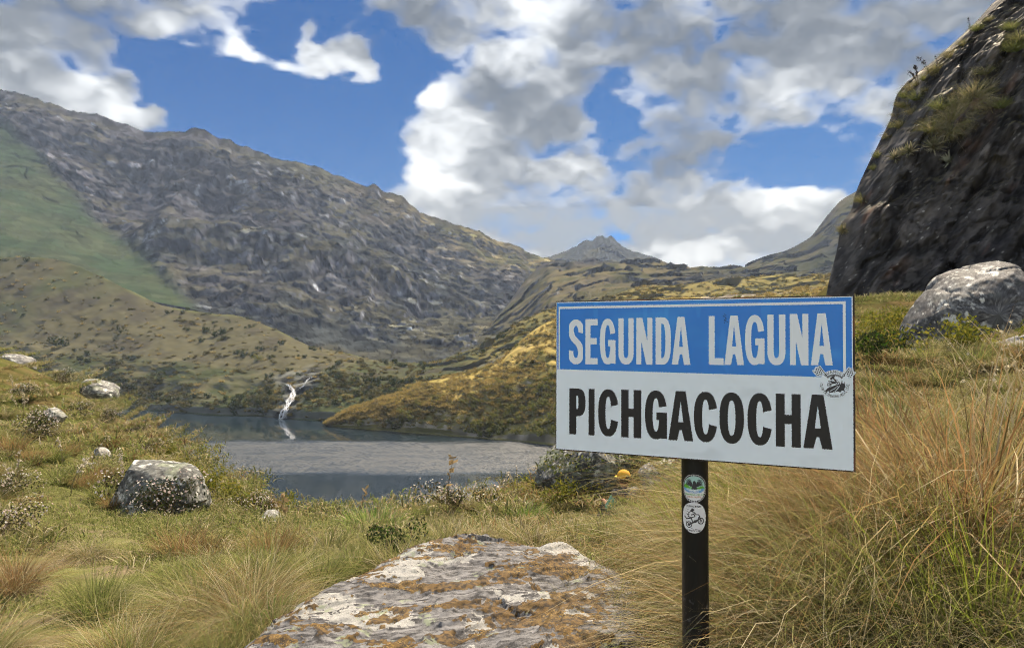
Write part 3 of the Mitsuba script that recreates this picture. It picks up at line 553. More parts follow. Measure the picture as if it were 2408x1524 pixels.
add(K_ + '__green_lettering', lay(text_shape('', 'HERMANDAD LEALTAD', .10, '', ln_(-.52), gap=.1), pa, .0008), 'm_print_green')
add(K_ + '__orange_lettering', lay(text_shape('', 'TINGO MARIA', .11, '', ln_(-.70), gap=.1), pa, .0008), 'm_print_orange')
pb = wrap(1631.5, 1216.8, 31.5)
K_ = 'lake_sign__motorcycle_sticker'
add(K_, wplate(ell(0, 0, .96, 1.13, 2.15), .0003, .0006, pb), 'm_sticker_white'); labels[K_] = {'label': 'white oval sticker with a racing motorcyclist, lower one on the post'}
moto = [ring(-.36, -.52, .24, .07), ring(-.36, -.52, .10, .05), ring(.52, -.22, .25, .08), ring(.52, -.22, .10, .05), Point(-.08, .55).buffer(.14).difference(Polygon([(-.04, .52), (.08, .56), (.06, .46), (-.02, .44)])),
    LineString([(-.2, .5), (-.42, .3), (-.42, .08), (-.2, .0), (.1, .12), (.0, .28), (-.18, .2)]).buffer(.035), LineString([(.0, .42), (.16, .26), (.38, .24), (.42, .1), (.52, -.2)]).buffer(.035), LineString([(-.7, .05), (-.55, -.12), (-.2, -.02), (-.06, -.3), (.3, -.2), (.32, .0), (.44, .12)]).buffer(.04), Polygon([(-.06, -.4), (.02, -.18), (.28, -.1), (.2, -.34)]), LineString([(-.36, -.52), (-.05, -.34)]).buffer(.05)]
moto += [LineString([(-.62, y), (-.42 + .05 * k, y - .03)]).buffer(.012) for k, y in enumerate((.62, .46, .26, .1, -.3, -.4))] + [LineString([(-.2, -.78), (.45, -.88)]).buffer(.012)]
add(K_ + '__motorcyclist', wplate(unary_union(moto), .0007, .0009, pb), 'm_sticker_dark')
add(K_ + '__upper_lettering', lay(text_shape('', 'RYEPRI BIKER', .12, '', ln_(.78), gap=.06), pb, .0008), 'm_black_print')
add(K_ + '__lower_lettering', lay(text_shape('', 'HUANUCO PERU', .11, '', ln_(-1.0), gap=.06), pb, .0008), 'm_sticker_dark')

# ------------------------------------------------------------------ rocks
def rock_color(p, n, seed, lichen=.5, moss=0., base=(.20, .20, .205), dark=(.075, .075, .08), green=.3):
    q = p + seed * 3.7
    n1, n2, n3 = fbm(q * 1.7, 4, seed), fbm(q * 7, 4, seed + 1), fbm(q * 34, 3, seed + 2)
    col = mixc(dark, base, sst(.30, .68, n2 * .6 + n3 * .4))
    col = mixc(col, (.34, .345, .33), sst(.50, .66, n1 * .5 + n3 * .5) * .5)
    col = mixc(col, (.24, .27, .19), sst(.5, .7, fbm(q * 5, 4, seed + 5)) * green)
    l = sst(.60, .66, fbm(q * 9, 4, seed + 3)) * sst(1.1 - lichen, 1.3 - lichen, n1 + .25)
    col = mixc(col, (.60, .61, .58), l * .9)
    if moss: col = mixc(col, mixc((.20, .115, .022), (.10, .075, .022), sst(.4, .6, n3)), moss * sst(.54, .62, fbm(q * 6, 4, seed + 4)) * sst(.1, .6, n[..., 2]))
    return col * (.75 + .5 * n3)[..., None]
def outline_rock(key, pts, d, thick, seed, rough=.05, n=(200, 110), slope=(0, 0), power=.6, lab=None, colors={}):
    """A boulder whose outline seen from the front is pts at distance d, thick metres deep, swelling fore and aft."""
    c = at(np.array([a for a, _ in pts]), np.array([b for _, b in pts]), d)
    c = np.vstack([c, c[:1]]); ls = np.concatenate([[0], np.cumsum(np.linalg.norm(np.diff(c, axis=0), axis=1))])
    from scipy.interpolate import CubicSpline
    cs = CubicSpline(ls, c, bc_type='periodic')(np.linspace(0, ls[-1], n[0], endpoint=False)); mid = Polygon(cs[:, [0, 2]]).centroid; m = np.array([mid.x, d, mid.y])
    ph = np.linspace(-np.pi / 2, np.pi / 2, n[1])
    k = np.cos(ph)[:, None, None] ** power; V = m + (cs - m)[None] * k; V[..., 1] += thick / 2 * np.sin(ph)[:, None] + slope[0] * (V[..., 0] - m[0]) + slope[1] * (V[..., 2] - m[2])
    i, j = np.meshgrid(np.arange(n[1] - 1), np.arange(n[0]), indexing='ij'); a = i * n[0] + j; b = i * n[0] + (j + 1) % n[0]
    F = np.concatenate([np.stack([a, b, b + n[0]], -1).reshape(-1, 3), np.stack([a, b + n[0], a + n[0]], -1).reshape(-1, 3)])
    V = V.reshape(-1, 3); tm = trimesh.Trimesh(V, F, process=False); nn = np.array(tm.vertex_normals)
    if tm.volume < 0: F = F[:, ::-1]; nn = -nn
    size = np.ptp(cs[:, 0]); q = V / size + seed
    V = V + nn * (rough * size * (1.5 * (ridged(q * 1.8, 3, seed) - .6) + .8 * (fbm(q * 5, 4, seed + 1) - .5) + .35 * (fbm(q * 18, 3, seed + 2) - .5)))[:, None]
    rr = np.random.default_rng(seed + 500)
    for _ in range(26):                                          # flat broken faces
        dv = rr.normal(size=3); dv /= np.linalg.norm(dv); hh = (V - m) @ dv; lim = hh.max() * rr.uniform(.80, .98)
        V = V - np.where(hh > lim, (hh - lim) * .93, 0)[:, None] * dv
    ck, cr, ch = cells(V / size + .04 * fbm(V / size * 6, 3, seed)[:, None], .30, seed + 9)
    V = V + nn * (size * (.012 * ch - .010 * ck + .006 * (fbm(V / size * 30, 3, seed) - .5)))[:, None]
    tm = trimesh.Trimesh(V, F, process=False); nn = np.array(tm.vertex_normals)
    ck3, cr3, ch3 = cells(V / size + .02 * fbm(V / size * 14, 3, seed)[:, None], .028, seed + 19)
    rc = rock_color(V, nn, seed, **colors) * (.70 + .6 * cr3 - .25 * ck3)[:, None]; rc = mixc(rc, (.50, .51, .48), sst(.90, .93, cr3) * sst(.45, .6, fbm(V / size * 4, 3, seed + 7)) * .9)
    scene[key] = mikit.ply((V, F), 'm_rock', smooth=True, color=np.clip(rc, 0, 1)); labels[key] = lab
R_ = lambda t: {'label': t, 'category': 'rock'}
outline_rock('boulder', [(2122, 790), (2150, 738), (2190, 690), (2240, 648), (2290, 618), (2332, 603), (2372, 610), (2402, 625), (2412, 665), (2404, 720), (2380, 790), (2320, 850), (2230, 870), (2135, 850)], 12.2, 1.6, 3, .035, lab=R_('big grey lichen flecked boulder on the grass below the dark cliff'), slope=(0, .35), colors=dict(lichen=.40, base=(.095, .098, .105), dark=(.042, .042, .046), green=.1))
outline_rock('boulder_001', [(2280, 850), (2330, 815), (2400, 786), (2480, 770), (2560, 790), (2560, 900), (2400, 930), (2290, 900)], 9.2, 1.1, 5, .04, (120, 70), lab=R_('low grey rock at the right edge of the view, half sunk in grass'), colors=dict(lichen=.3, green=.1))
outline_rock('boulder_002', [(272, 1120), (282, 1096), (330, 1086), (400, 1090), (445, 1094), (468, 1112), (474, 1150), (486, 1190), (470, 1230), (380, 1245), (280, 1225), (268, 1170)], 10.2, 1.1, 7, .03, lab=R_('squarish lichen covered boulder with a flowering shrub against it, left of the lake'), power=.4, colors=dict(lichen=.6, base=(.15, .16, .15), dark=(.05, .05, .05), green=.7))
outline_rock('boulder_003', [(196, 912), (205, 895), (235, 892), (258, 900), (272, 918), (274, 940), (255, 955), (205, 948)], 24, 1.3, 9, .03, (120, 70), lab=R_('pale rounded boulder on the left hillside, at its edge above the lake'), power=.45, colors=dict(lichen=.6, base=(.19, .19, .18), green=.6))
outline_rock('boulder_004', [(1262, 1120), (1272, 1085), (1292, 1058), (1330, 1040), (1400, 1030), (1460, 1045), (1480, 1100), (1440, 1165), (1330, 1175), (1270, 1165)], 15.2, 1.6, 11, .05, lab=R_('dark mossy boulder under the left corner of the sign, by the lake'), colors=dict(lichen=.25, base=(.13, .135, .13), dark=(.04, .04, .045), green=.6))
outline_rock('boulder_005', [(1505, 1112), (1530, 1090), (1570, 1078), (1610, 1082), (1660, 1100), (1670, 1150), (1510, 1150)], 10.4, .8, 13, .05, (120, 70), lab=R_('white speckled rock under the sign, left of its post'), colors=dict(lichen=.7, green=.1))
outline_rock('boulder_006', [(0, 842), (20, 832), (55, 838), (80, 855), (70, 885), (10, 885), (-15, 860)], 24.5, 1.2, 15, .04, (100, 60), lab=R_('small pale rock at the left edge, on top of the hillside'), colors=dict(lichen=.6, base=(.28, .28, .27)))
outline_rock('boulder_007', [(105, 962), (122, 958), (150, 975), (158, 986), (140, 992), (112, 978)], 15.5, .4, 17, .05, (80, 40), lab=R_('narrow pale stone high on the left grassy bank'), colors=dict(lichen=.6, base=(.3, .29, .26)))
outline_rock('boulder_008', [(222, 1050), (235, 1052), (258, 1070), (266, 1086), (250, 1094), (232, 1076)], 13.5, .4, 19, .05, (80, 40), lab=R_('narrow pale stone just above the squarish boulder on the left bank'), colors=dict(lichen=.6, base=(.34, .33, .30)))
outline_rock('boulder_009', [(182, 1098), (205, 1088), (222, 1092), (218, 1112), (190, 1118)], 12.2, .4, 21, .04, (80, 40), lab=R_('small flat stone beside the rust coloured tussock on the left bank'), colors=dict(lichen=.5, base=(.34, .32, .30)))
outline_rock('boulder_010', [(618, 1212), (632, 1200), (655, 1210), (662, 1230), (648, 1245), (622, 1240)], 10.6, .5, 23, .05, (80, 40), lab=R_('small pale stone at the edge of the ledge above the lake'), colors=dict(lichen=.6, base=(.3, .3, .28)))

# lichen covered slab in the foreground
FP = [(598, 1524, 2.95), (690, 1425, 3.5), (790, 1368, 3.9), (900, 1312, 4.3), (1000, 1262, 4.8), (1080, 1242, 5.1), (1200, 1242, 5.2), (1300, 1258, 5.1), (1410, 1300, 4.6), (1450, 1400, 3.8), (1520, 1524, 3.0), (1520, 1800, 2.2), (1000, 2100, 1.8), (560, 1750, 2.3)]
fp = Polygon([tuple(at(*c)[:2]) for c in FP]).buffer(.25).buffer(-.1)
topz = RBFInterpolator(np.array([at(*c)[:2] for c in FP] ), np.array([at(*c)[2] for c in FP[:11]] + [.25, .25, .1]), smoothing=.3, kernel='thin_plate_spline', degree=1)
x0, y0, x1, y1 = fp.bounds
sx, sy = np.arange(x0, x1, .0085), np.arange(y0, y1, .010)
X, Y = np.meshgrid(sx, sy)
import shapely
inside = shapely.contains_xy(fp, X, Y)
edge = shapely.distance(fp.exterior, shapely.points(X, Y)) * np.where(inside, 1, -1)
crs = topz(np.stack(np.meshgrid(np.linspace(x0, x1, 30), np.linspace(y0, y1, 30), indexing='ij'), -1).reshape(-1, 2)).reshape(30, 30)
q = np.stack([X * .8 + Y * .6, Y * .8 - X * .6, 0 * X], -1)
Zs = RectBivariateSpline(np.linspace(x0, x1, 30), np.linspace(y0, y1, 30), crs).ev(X, Y) + .035 * np.clip(edge, 0, .5) - .9 * np.clip(.16 - edge, 0, 1) ** 1.5 - 1.5 * np.clip(-edge, 0, 1)
wq = np.stack([X, Y, 0 * X], -1); wq = wq + .09 * (np.stack([fbm(wq * 5, 3, 1), fbm(wq * 5, 3, 2), 0 * X], -1) - .5)
ck, cr, ch = cells(np.stack([wq[..., 0] * .75 + wq[..., 1] * .5, (wq[..., 1] * .8 - wq[..., 0] * .6) * 1.9, 0 * X], -1), .85, 65)
Zs += .010 * ch + .028 * (cr - .5) - .020 * ck * sst(.4, .6, fbm(wq * 2, 3, 66))
terr = fbm(q * np.array([1.9, 3.2, 1]), 5, 91) * 8
Zs += .016 * (np.floor(terr) + sst(.55, .95, terr % 1)) - .13 + .035 * (ridged(q * np.array([1.3, 2.2, 1]), 4, 95) - .5) + .014 * (fbm(q * 12, 5, 92) - .5) + .018 * (ridged(np.stack([X * 2.4, Y * 8 - 1.5 * X, 0 * X], -1), 5, 94) - .5)
q3 = np.stack([X, Y, Zs], -1)
mossm = sst(.50, .58, fbm(q3 * np.array([3.6, 8.5, 3.6]), 6, 97) * .70 + .30 * fbm(q3 * 34, 3, 96) + .035 * sst(4.1, 3.2, Y) + .08 * (sst(.55, .95, terr % 1) - .5)) * sst(.36, .50, fbm(q3 * 1.3 + 4, 3, 98))
Zs += mossm * (.004 + .010 * fbm(q3 * 38, 2, 99)) + .011 * (fbm(q3 * 40, 3, 93) - .5)
q3 = np.stack([X, Y, Zs], -1); N = grid_normals(q3)
n1, n3, n4 = fbm(q3 * 2.4, 4, 101), fbm(q3 * 46, 3, 103), fbm(q3 * 95, 2, 104)
foli = fbm(np.stack([X * 7 + .6 * Y, Y * 30 - 6 * X, 0 * X], -1), 5, 102)
col = mixc((.030, .030, .032), (.165, .165, .17), sst(.32, .66, foli * .6 + n3 * .4))
wh = fbm(q3 * np.array([3.2, 5.5, 3.2]) + 2, 5, 105) + .10 * mossm
col = mixc(col, (.36, .36, .345), sst(.54, .64, wh) * sst(.40, .60, n3 * .6 + foli * .4) * .95)
col = mixc(col, (.44, .45, .42), sst(.63, .67, fbm(q3 * 15 + 5, 4, 115)) * .85)
col = mixc(col, (.34, .38, .28), sst(.56, .62, fbm(q3 * 7 + 6, 4, 106)) * sst(.46, .58, n3) * .8)
col = mixc(col, mixc((.17, .098, .020), (.030, .021, .011), sst(.38, .56, n3 * .4 + n4 * .25 + fbm(q3 * 9, 3, 107) * .35)), mossm * .95)
col = col * (.60 + .8 * n4)[..., None] * (1 - .6 * sst(.5, 1, ck) * sst(.4, .6, fbm(wq * 2, 3, 66)))[..., None]
F = grid_faces(*X.shape); keep = (edge.reshape(-1) > -.28)[F].all(1); F = F[keep]; used, inv = np.unique(F, return_inverse=True)
def slab_color(p, n, uv):
    """uv carries how near each place is to moss (u) and to white lichen (v); grain, colonies and edges are worked out here."""
    g1, g2 = mikit.fbm(p.x * 55, p.y * 55, p.z * 55, octaves=3), mikit.noise(p.x * 210, p.y * 210, p.z * 210)
    fo = mikit.fbm(p.x * 14 + p.y * 3, p.y * 60 - p.x * 14, p.z * 40, octaves=4)
    c = mikit.mix((.026, .026, .028), (.190, .190, .195), mikit.smoothstep(.33, .68, fo * .62 + g1 * .23 + g2 * .15))
    d1, d2, w = mikit.voronoi(p.x * 19 + g1 * .5, p.y * 19 + g1 * .5)
    colony = mikit.smoothstep(.40, .34, d1 + .25 * (g1 - .5)) * mikit.smoothstep(.66, .70, w)
    white = dr.maximum(mikit.smoothstep(.66, .74, uv.y + 1.5 * (g1 - .5) + .35 * (g2 - .5) + .5 * (fo - .5)), colony * mikit.smoothstep(.20, .42, uv.y))
    c = mikit.mix(c, mikit.mix((.20, .205, .195), (.36, .36, .345), mikit.smoothstep(.2, .8, .6 * g2 + .4 * fo)), white * .92)
    d3, d4, w3 = mikit.voronoi(p.x * 9 + 5 + g1 * .6, p.y * 9 + g1 * .6)
    c = mikit.mix(c, (.20, .23, .155), mikit.smoothstep(.38, .30, d3) * mikit.smoothstep(.74, .78, w3) * mikit.smoothstep(.4, .6, g1) * .8)
    m = mikit.smoothstep(.50, .62, uv.x + 1.15 * (g1 - .5) + .3 * (g2 - .5))
    moss = mikit.mix(mikit.mix((.030, .020, .010), (.115, .068, .018), mikit.smoothstep(.35, .65, g1)), (.23, .145, .03), mikit.smoothstep(.55, .85, g2) * mikit.smoothstep(.45, .6, mikit.noise(p.x * 8, p.y * 8, 2.)))
    return mikit.mix(c, moss, m * .95)
scene['m_slab'] = prin(mikit.proc(slab_color), .8, specular=.3)
uvs = np.stack([mossm, sst(.46, .64, wh)], -1).reshape(-1, 2)[used]
scene['rock_slab'] = mikit.ply((q3.reshape(-1, 3)[used], inv.reshape(-1, 3)), 'm_slab', smooth=True, uv=uvs)
labels['rock_slab'] = R_('large flat granite slab crusted with white lichen and orange moss in the foreground')
SLAB = fp

# ------------------------------------------------------------------ grass and plants
GREEN = [((.10, .13, .03), (.24, .27, .08)), ((.16, .20, .05), (.42, .40, .19)), ((.15, .21, .05), (.30, .33, .10))]
STRAW = [((.18, .14, .065), (.56, .46, .27)), ((.26, .22, .13), (.76, .68, .48)), ((.15, .14, .05), (.42, .38, .17))]
RUST = [((.13, .08, .035), (.40, .24, .11)), ((.18, .12, .06), (.50, .34, .18)), ((.14, .11, .04), (.38, .29, .12))]
OLIVE = [((.12, .13, .035), (.34, .33, .13)), ((.16, .15, .05), (.44, .39, .19)), ((.10, .125, .03), (.27, .30, .10))]
LUSH = [((.06, .13, .02), (.19, .34, .06)), ((.08, .15, .02), (.26, .40, .08)), ((.18, .22, .06), (.44, .44, .22))]
def blades(r, base, ang, lean, length, droop, width, pal, seg=5, twist=.5, curl=.25):
    """Curved tapering grass blades: base (n, 3), heading, lean from upright, length, droop -> vertices, faces, colours."""
    n = len(base)
    t = np.linspace(0, 1, seg + 1)
    az = ang[:, None] + curl * r.normal(size=(n, 1)) * t[None] ** 1.5
    out = length[:, None] * (np.sin(lean)[:, None] * t + droop[:, None] * .62 * t ** 2.0)
    upw = length[:, None] * (np.cos(lean)[:, None] * t - droop[:, None] * .80 * t ** 2.5)
    cx, cy = np.cos(az) * out, np.sin(az) * out
    c = base[:, None] + np.stack([cx, cy, upw], -1)
    w = (width[:, None] * (1 - t ** 1.6) * (.55 + .45 * np.minimum(1, t * 5)))[..., None] * .5
    sa = ang + np.pi / 2 + twist * r.normal(size=n)
    side = np.stack([np.cos(sa), np.sin(sa), .25 * r.normal(size=n)], -1)[:, None]
    L, R = c[:, :-1] - side * w[:, :-1], c[:, :-1] + side * w[:, :-1]
    V = np.concatenate([np.stack([L, R], 2).reshape(n, 2 * seg, 3), c[:, -1:]], 1)
    k = np.arange(seg - 1) * 2
    f = np.concatenate([np.stack([k, k + 1, k + 3], 1), np.stack([k, k + 3, k + 2], 1), [[2 * seg - 2, 2 * seg - 1, 2 * seg]]])
    F = (f[None] + (np.arange(n) * (2 * seg + 1))[:, None, None]).reshape(-1, 3)
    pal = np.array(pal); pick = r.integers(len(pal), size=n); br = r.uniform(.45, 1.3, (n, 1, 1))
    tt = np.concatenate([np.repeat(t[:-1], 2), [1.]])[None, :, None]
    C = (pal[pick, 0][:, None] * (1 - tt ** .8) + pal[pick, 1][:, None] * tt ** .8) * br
    return V.reshape(-1, 3), F, C.reshape(-1, 3)
def join(parts):
    V, F, C, o = [], [], [], 0
    for v, f, c in parts:
        V.append(v); F.append(np.asarray(f) + o); C.append(c); o += len(v)
    return np.vstack(V), np.vstack(F), np.vstack(C)
def tussock(seed, n, r0, H, pal, lean=(.05, .9), droop=(.2, .9), w=.004, seg=5, comb=0., combang=0., low=None):
    r = np.random.default_rng(seed)
    a, q = r.uniform(0, 2 * np.pi, n), np.sqrt(r.uniform(0, 1, n))
    base = np.stack([np.cos(a) * q * r0, np.sin(a) * q * r0, -.03 + 0 * q], -1)
    ang = a + r.normal(size=n) * .5
    if comb:
        ang = np.arctan2(np.sin(ang) * (1 - comb) + np.sin(combang) * comb, np.cos(ang) * (1 - comb) + np.cos(combang) * comb) + r.normal(size=n) * .25
    ln = lean[0] + (lean[1] - lean[0]) * np.clip(q * .75 + .25 * r.uniform(0, 1, n), 0, 1)
    L = H * r.uniform(.55, 1.12, n); dr_ = r.uniform(*droop, n) * (.45 + .55 * q)
    return blades(r, base, ang, ln, L, dr_, w * r.uniform(.7, 1.3, n), pal, seg)
def mix_tussock(seed, n, r0, H, pals, **k):
    out = []
    for i, (pal, share, hs) in enumerate(pals): out.append(tussock(seed * 10 + i, int(n * share), r0, H * hs, pal, **k))
    return join(out)
GROUPS = {}
def proto(name, vfc, mat='m_blade'):
    v, f, c = vfc
    scene[name] = {'type': 'shapegroup', 'blades': mikit.ply((v, f), mat, smooth=False, color=np.clip(c, 0, 1))}
    GROUPS[name] = (v, f, c, mat)
def inst(key, group, pos, rot=0., s=1., tilt=None, sz=None):
    m = T().translate([float(a) for a in pos])
    if tilt is not None: m = m @ T().rotate([float(tilt[0]), float(tilt[1]), 0], float(tilt[2]))
    m = m @ T().rotate([0, 0, 1], float(rot)) @ T().scale([float(s), float(s), float(sz or s)])
    scene[key] = {'type': 'instance', 'group': {'type': 'ref', 'id': group}, 'to_world': m}
COUNT = {}
def numbered(name):
    COUNT[name] = COUNT.get(name, -1) + 1
    return name if COUNT[name] == 0 else f'{name}_{COUNT[name]:03d}'
# tussock kinds; the number gives the blade width in mm
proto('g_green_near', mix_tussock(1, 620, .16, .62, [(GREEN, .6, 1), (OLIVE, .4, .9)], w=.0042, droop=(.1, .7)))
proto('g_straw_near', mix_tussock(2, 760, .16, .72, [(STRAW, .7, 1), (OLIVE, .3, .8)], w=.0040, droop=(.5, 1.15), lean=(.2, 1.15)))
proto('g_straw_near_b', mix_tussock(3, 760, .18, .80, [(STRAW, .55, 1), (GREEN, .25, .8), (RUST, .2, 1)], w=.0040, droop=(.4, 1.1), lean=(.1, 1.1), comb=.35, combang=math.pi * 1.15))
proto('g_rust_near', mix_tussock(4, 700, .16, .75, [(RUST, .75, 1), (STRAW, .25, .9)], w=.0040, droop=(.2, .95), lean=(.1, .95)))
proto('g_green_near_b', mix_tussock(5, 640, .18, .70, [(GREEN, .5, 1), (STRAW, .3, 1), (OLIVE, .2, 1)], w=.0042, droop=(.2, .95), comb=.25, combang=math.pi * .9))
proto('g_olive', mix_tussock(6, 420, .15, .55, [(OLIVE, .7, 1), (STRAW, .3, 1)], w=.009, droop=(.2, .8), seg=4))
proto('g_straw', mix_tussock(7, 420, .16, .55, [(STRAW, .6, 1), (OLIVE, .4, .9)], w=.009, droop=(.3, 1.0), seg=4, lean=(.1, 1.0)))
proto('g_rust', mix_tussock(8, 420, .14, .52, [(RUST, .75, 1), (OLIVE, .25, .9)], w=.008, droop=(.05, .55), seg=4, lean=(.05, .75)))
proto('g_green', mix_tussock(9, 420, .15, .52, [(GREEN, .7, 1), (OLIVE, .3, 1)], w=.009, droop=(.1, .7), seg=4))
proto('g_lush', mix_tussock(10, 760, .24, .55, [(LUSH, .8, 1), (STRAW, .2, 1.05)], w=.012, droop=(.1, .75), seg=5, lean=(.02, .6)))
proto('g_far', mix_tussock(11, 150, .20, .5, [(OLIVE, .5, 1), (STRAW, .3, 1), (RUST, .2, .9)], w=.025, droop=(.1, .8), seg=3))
def carpet(seed, n, size, H, pals, w, lean=(.1, 1.0), seg=3):
    r = np.random.default_rng(seed); out = []
    for i, (pal, share) in enumerate(pals):
        m = int(n * share)
        b = np.concatenate([r.uniform(-size / 2, size / 2, (m, 2)), np.full((m, 1), -.02)], 1)
        clump = fbm(np.concatenate([b[:, :2] * 3.2, np.full((m, 1), seed)], 1), 2, seed)
        out.append(blades(r, b, r.uniform(0, 6.28, m), r.uniform(*lean, m), H * (.35 + 1.2 * clump) * r.uniform(.6, 1.2, m), r.uniform(.1, .9, m), w * r.uniform(.7, 1.3, m), pal, seg))
    return join(out)
for i, pals in enumerate([[(GREEN, .4), (OLIVE, .4), (STRAW, .2)], [(OLIVE, .4), (STRAW, .5), (GREEN, .1)], [(RUST, .35), (OLIVE, .4), (STRAW, .25)]]):
    proto(f'c_near_{i}', carpet(20 + i, 900, .7, .17, pals, .0045, seg=4))
    proto(f'c_mid_{i}', carpet(30 + i, 700, 1.0, .16, pals, .0095))
    proto(f'c_far_{i}', carpet(40 + i, 420, 1.6, .19, pals, .024))
proto('c_turf', carpet(50, 900, .8, .075, [(GREEN, .6), (OLIVE, .3), (STRAW, .1)], .006, seg=2))

# where the eye can see the near ground
def visible(p):
    q = proj(p); return (q[..., 2] > .5) & (q[..., 0] > -260) & (q[..., 0] < 2680) & (q[..., 1] < 1900) & (q[..., 1] > 560)
def crestdrop(x, y):
    return GS.ev(x, y)
r = np.random.default_rng(5)
nst = 0
def scatter(step, y0, y1, kinds, s=(.8, 1.25), keep=lambda x, y, r: 1.0):
    global nst
    ys = np.arange(y0, y1, step)
    for y in ys:
        for x in np.arange(-.80 * y - 1.8, .80 * y + 1.8, step):
            a, b = x + r.uniform(-.5, .5) * step, y + r.uniform(-.5, .5) * step
            if r.uniform() > keep(a, b, r): continue
            z = float(ground(a, b))
            if not visible(np.array([a, b, z + .3])) or shapely.contains_xy(SLAB.buffer(.12 if a < .2 else .04), a, b): continue
            if math.hypot(a - 1.83, b - 11.6) < .8 or (b > 8.5 and b < 11.6 and abs(a / b - .156) < .06): continue
            if b > 9 and (z - 1.6) / b < -.275: continue              # beyond the ledge, out of sight
            dx, dy = [(float(ground(a + u, b + v)) - z) / .3 for u, v in ((.3, 0), (0, .3))]
            ax_ = (-dy, dx); g = math.degrees(math.atan(math.hypot(dx, dy))) * .85
            n = float(fbm(np.array([a * .35, b * .35, 3.]), 3, 66)) + r.normal() * .07 + (.05 if a > 0 else -.07)
            if b < POST[1] + .1 and abs(a / b - POST[0] / POST[1]) < .07: continue
            k = kinds[int(np.clip((n - .34) / .32 * len(kinds), 0, len(kinds) - 1))]
            nst += 1
            inst(f'meadow_grass__{nst:04d}', k, (a, b, z), r.uniform(0, 360), r.uniform(*s), tilt=(dy, -dx, -g) if g > .5 else None)
pathkeep = lambda x, y, r: .0 if float(path_dist(x, y)) < .55 else 1.0
scatter(.42, 1.2, 5.5, ['c_near_0', 'c_near_1', 'c_near_2'], keep=pathkeep)
scatter(.62, 5.5, 12, ['c_mid_0', 'c_mid_1', 'c_mid_2'], keep=pathkeep)
scatter(1.05, 12, 32, ['c_far_0', 'c_far_1', 'c_far_2'])
scatter(.45, 3.2, 10.5, ['c_turf'], keep=lambda x, y, r: 1.0 if float(path_dist(x, y)) < .75 else 0)
labels['meadow_grass'] = {'label': 'short rough meadow grass covering the slopes between the tussocks', 'category': 'grass', 'kind': 'stuff'}

TUSS = {}
def put(px, py, kind, s, label, group=None, cat='tussock', name='tussock', rot=None, sz=None):
    g = on_ground(px, py)
    if g is None: return None
    k = numbered(name)
    inst(k, kind, (g[0], g[1], float(ground(g[0], g[1]))), r.uniform(0, 360) if rot is None else rot, s, sz=sz)
    labels[k] = {'label': label, 'category': cat}
    if group: labels[k]['group'] = group
    TUSS[k] = g
    return k

# ------------------------------------------------------------------ plants: shrubs, rosettes, stalks
def leaves(seed, n, rx, rz, size, pal, lumps=5, flowers=0, fcol=((.75, .72, .68), (.62, .50, .48)), fsize=None, stems=0, scol=(.10, .07, .04), shell=.45):
    r = np.random.default_rng(seed)
    lc = np.stack([r.normal(size=lumps) * rx * .45, r.normal(size=lumps) * rx * .45, rz * r.uniform(.35, .95, lumps)], 1); lr = r.uniform(.35, .62, lumps) * rx
    def pts(m, a, b):
        k = r.integers(lumps, size=m); d = r.normal(size=(m, 3)); d /= np.linalg.norm(d, axis=1, keepdims=True)
        q = lc[k] + d * (lr[k] * r.uniform(a, b, m) ** .6)[:, None] * [1, 1, rz / rx * .9]; q[:, 2] = np.abs(q[:, 2]); return q, d
    def diamonds(c, d, sz, asp, col):
        m = len(c); t = np.cross(d, r.normal(size=(m, 3))); t /= np.linalg.norm(t, axis=1, keepdims=True); u = t * .8 + d * r.uniform(-.2, .9, (m, 1)); b = np.cross(u, d + .4 * r.normal(size=(m, 3))); b /= np.linalg.norm(b, axis=1, keepdims=True) + 1e-9
        sz = (sz * r.uniform(.6, 1.3, m))[:, None]
        V = np.stack([c - u * sz * .5, c + b * sz * asp, c + u * sz * .5, c - b * sz * asp], 1).reshape(-1, 3); i = np.arange(m)[:, None] * 4
        return V, np.concatenate([i + [0, 1, 2], i + [0, 2, 3]]), np.repeat(col, 4, 0)
    pal = np.array(pal); out = []
    q, d = pts(n, shell, 1.0); out.append(diamonds(q, d, size, .22, pal[r.integers(len(pal), size=n)] * r.uniform(.6, 1.3, (n, 1))))
    if flowers:
        q, d = pts(flowers, .95, 1.12); q[:, 2] += rz * .1; fc = np.array(fcol)
        out.append(diamonds(q, d, fsize or size * .7, .45, fc[r.integers(len(fc), size=flowers)] * r.uniform(.8, 1.1, (flowers, 1))))
    if stems:
        q, d = pts(stems, .5, .9)
        b = np.concatenate([q[:, :2] * .12, np.full((stems, 1), -.03)], 1); w = .012 * rx; s_ = np.stack([q[:, 1], -q[:, 0], 0 * q[:, 0]], 1); s_ /= np.linalg.norm(s_, axis=1, keepdims=True) + 1e-9
        V = np.stack([b - s_ * w, b + s_ * w, q], 1).reshape(-1, 3); out.append((V, np.arange(3 * stems).reshape(-1, 3), np.tile(scol, (3 * stems, 1))))
    return join(out)
DKG = [(.030, .045, .018), (.045, .060, .022), (.055, .065, .030)]
GRY = [(.16, .18, .11), (.12, .15, .08), (.22, .22, .16)]
YEL = [(.20, .21, .035), (.28, .25, .04), (.13, .15, .03)]
BRG = [(.10, .20, .03), (.16, .26, .05), (.07, .13, .02)]
BRN = [(.075, .060, .035), (.10, .085, .045), (.06, .065, .03)]
proto('s_flower', leaves(1, 900, .5, .5, .055, DKG + BRN, 7, flowers=330, fsize=.032, stems=40))
proto('s_flower_b', leaves(2, 700, .45, .34, .05, BRN + DKG[:1], 6, flowers=260, fsize=.034, stems=40))
proto('s_yellow', leaves(3, 900, .5, .4, .07, YEL, 8, stems=20))
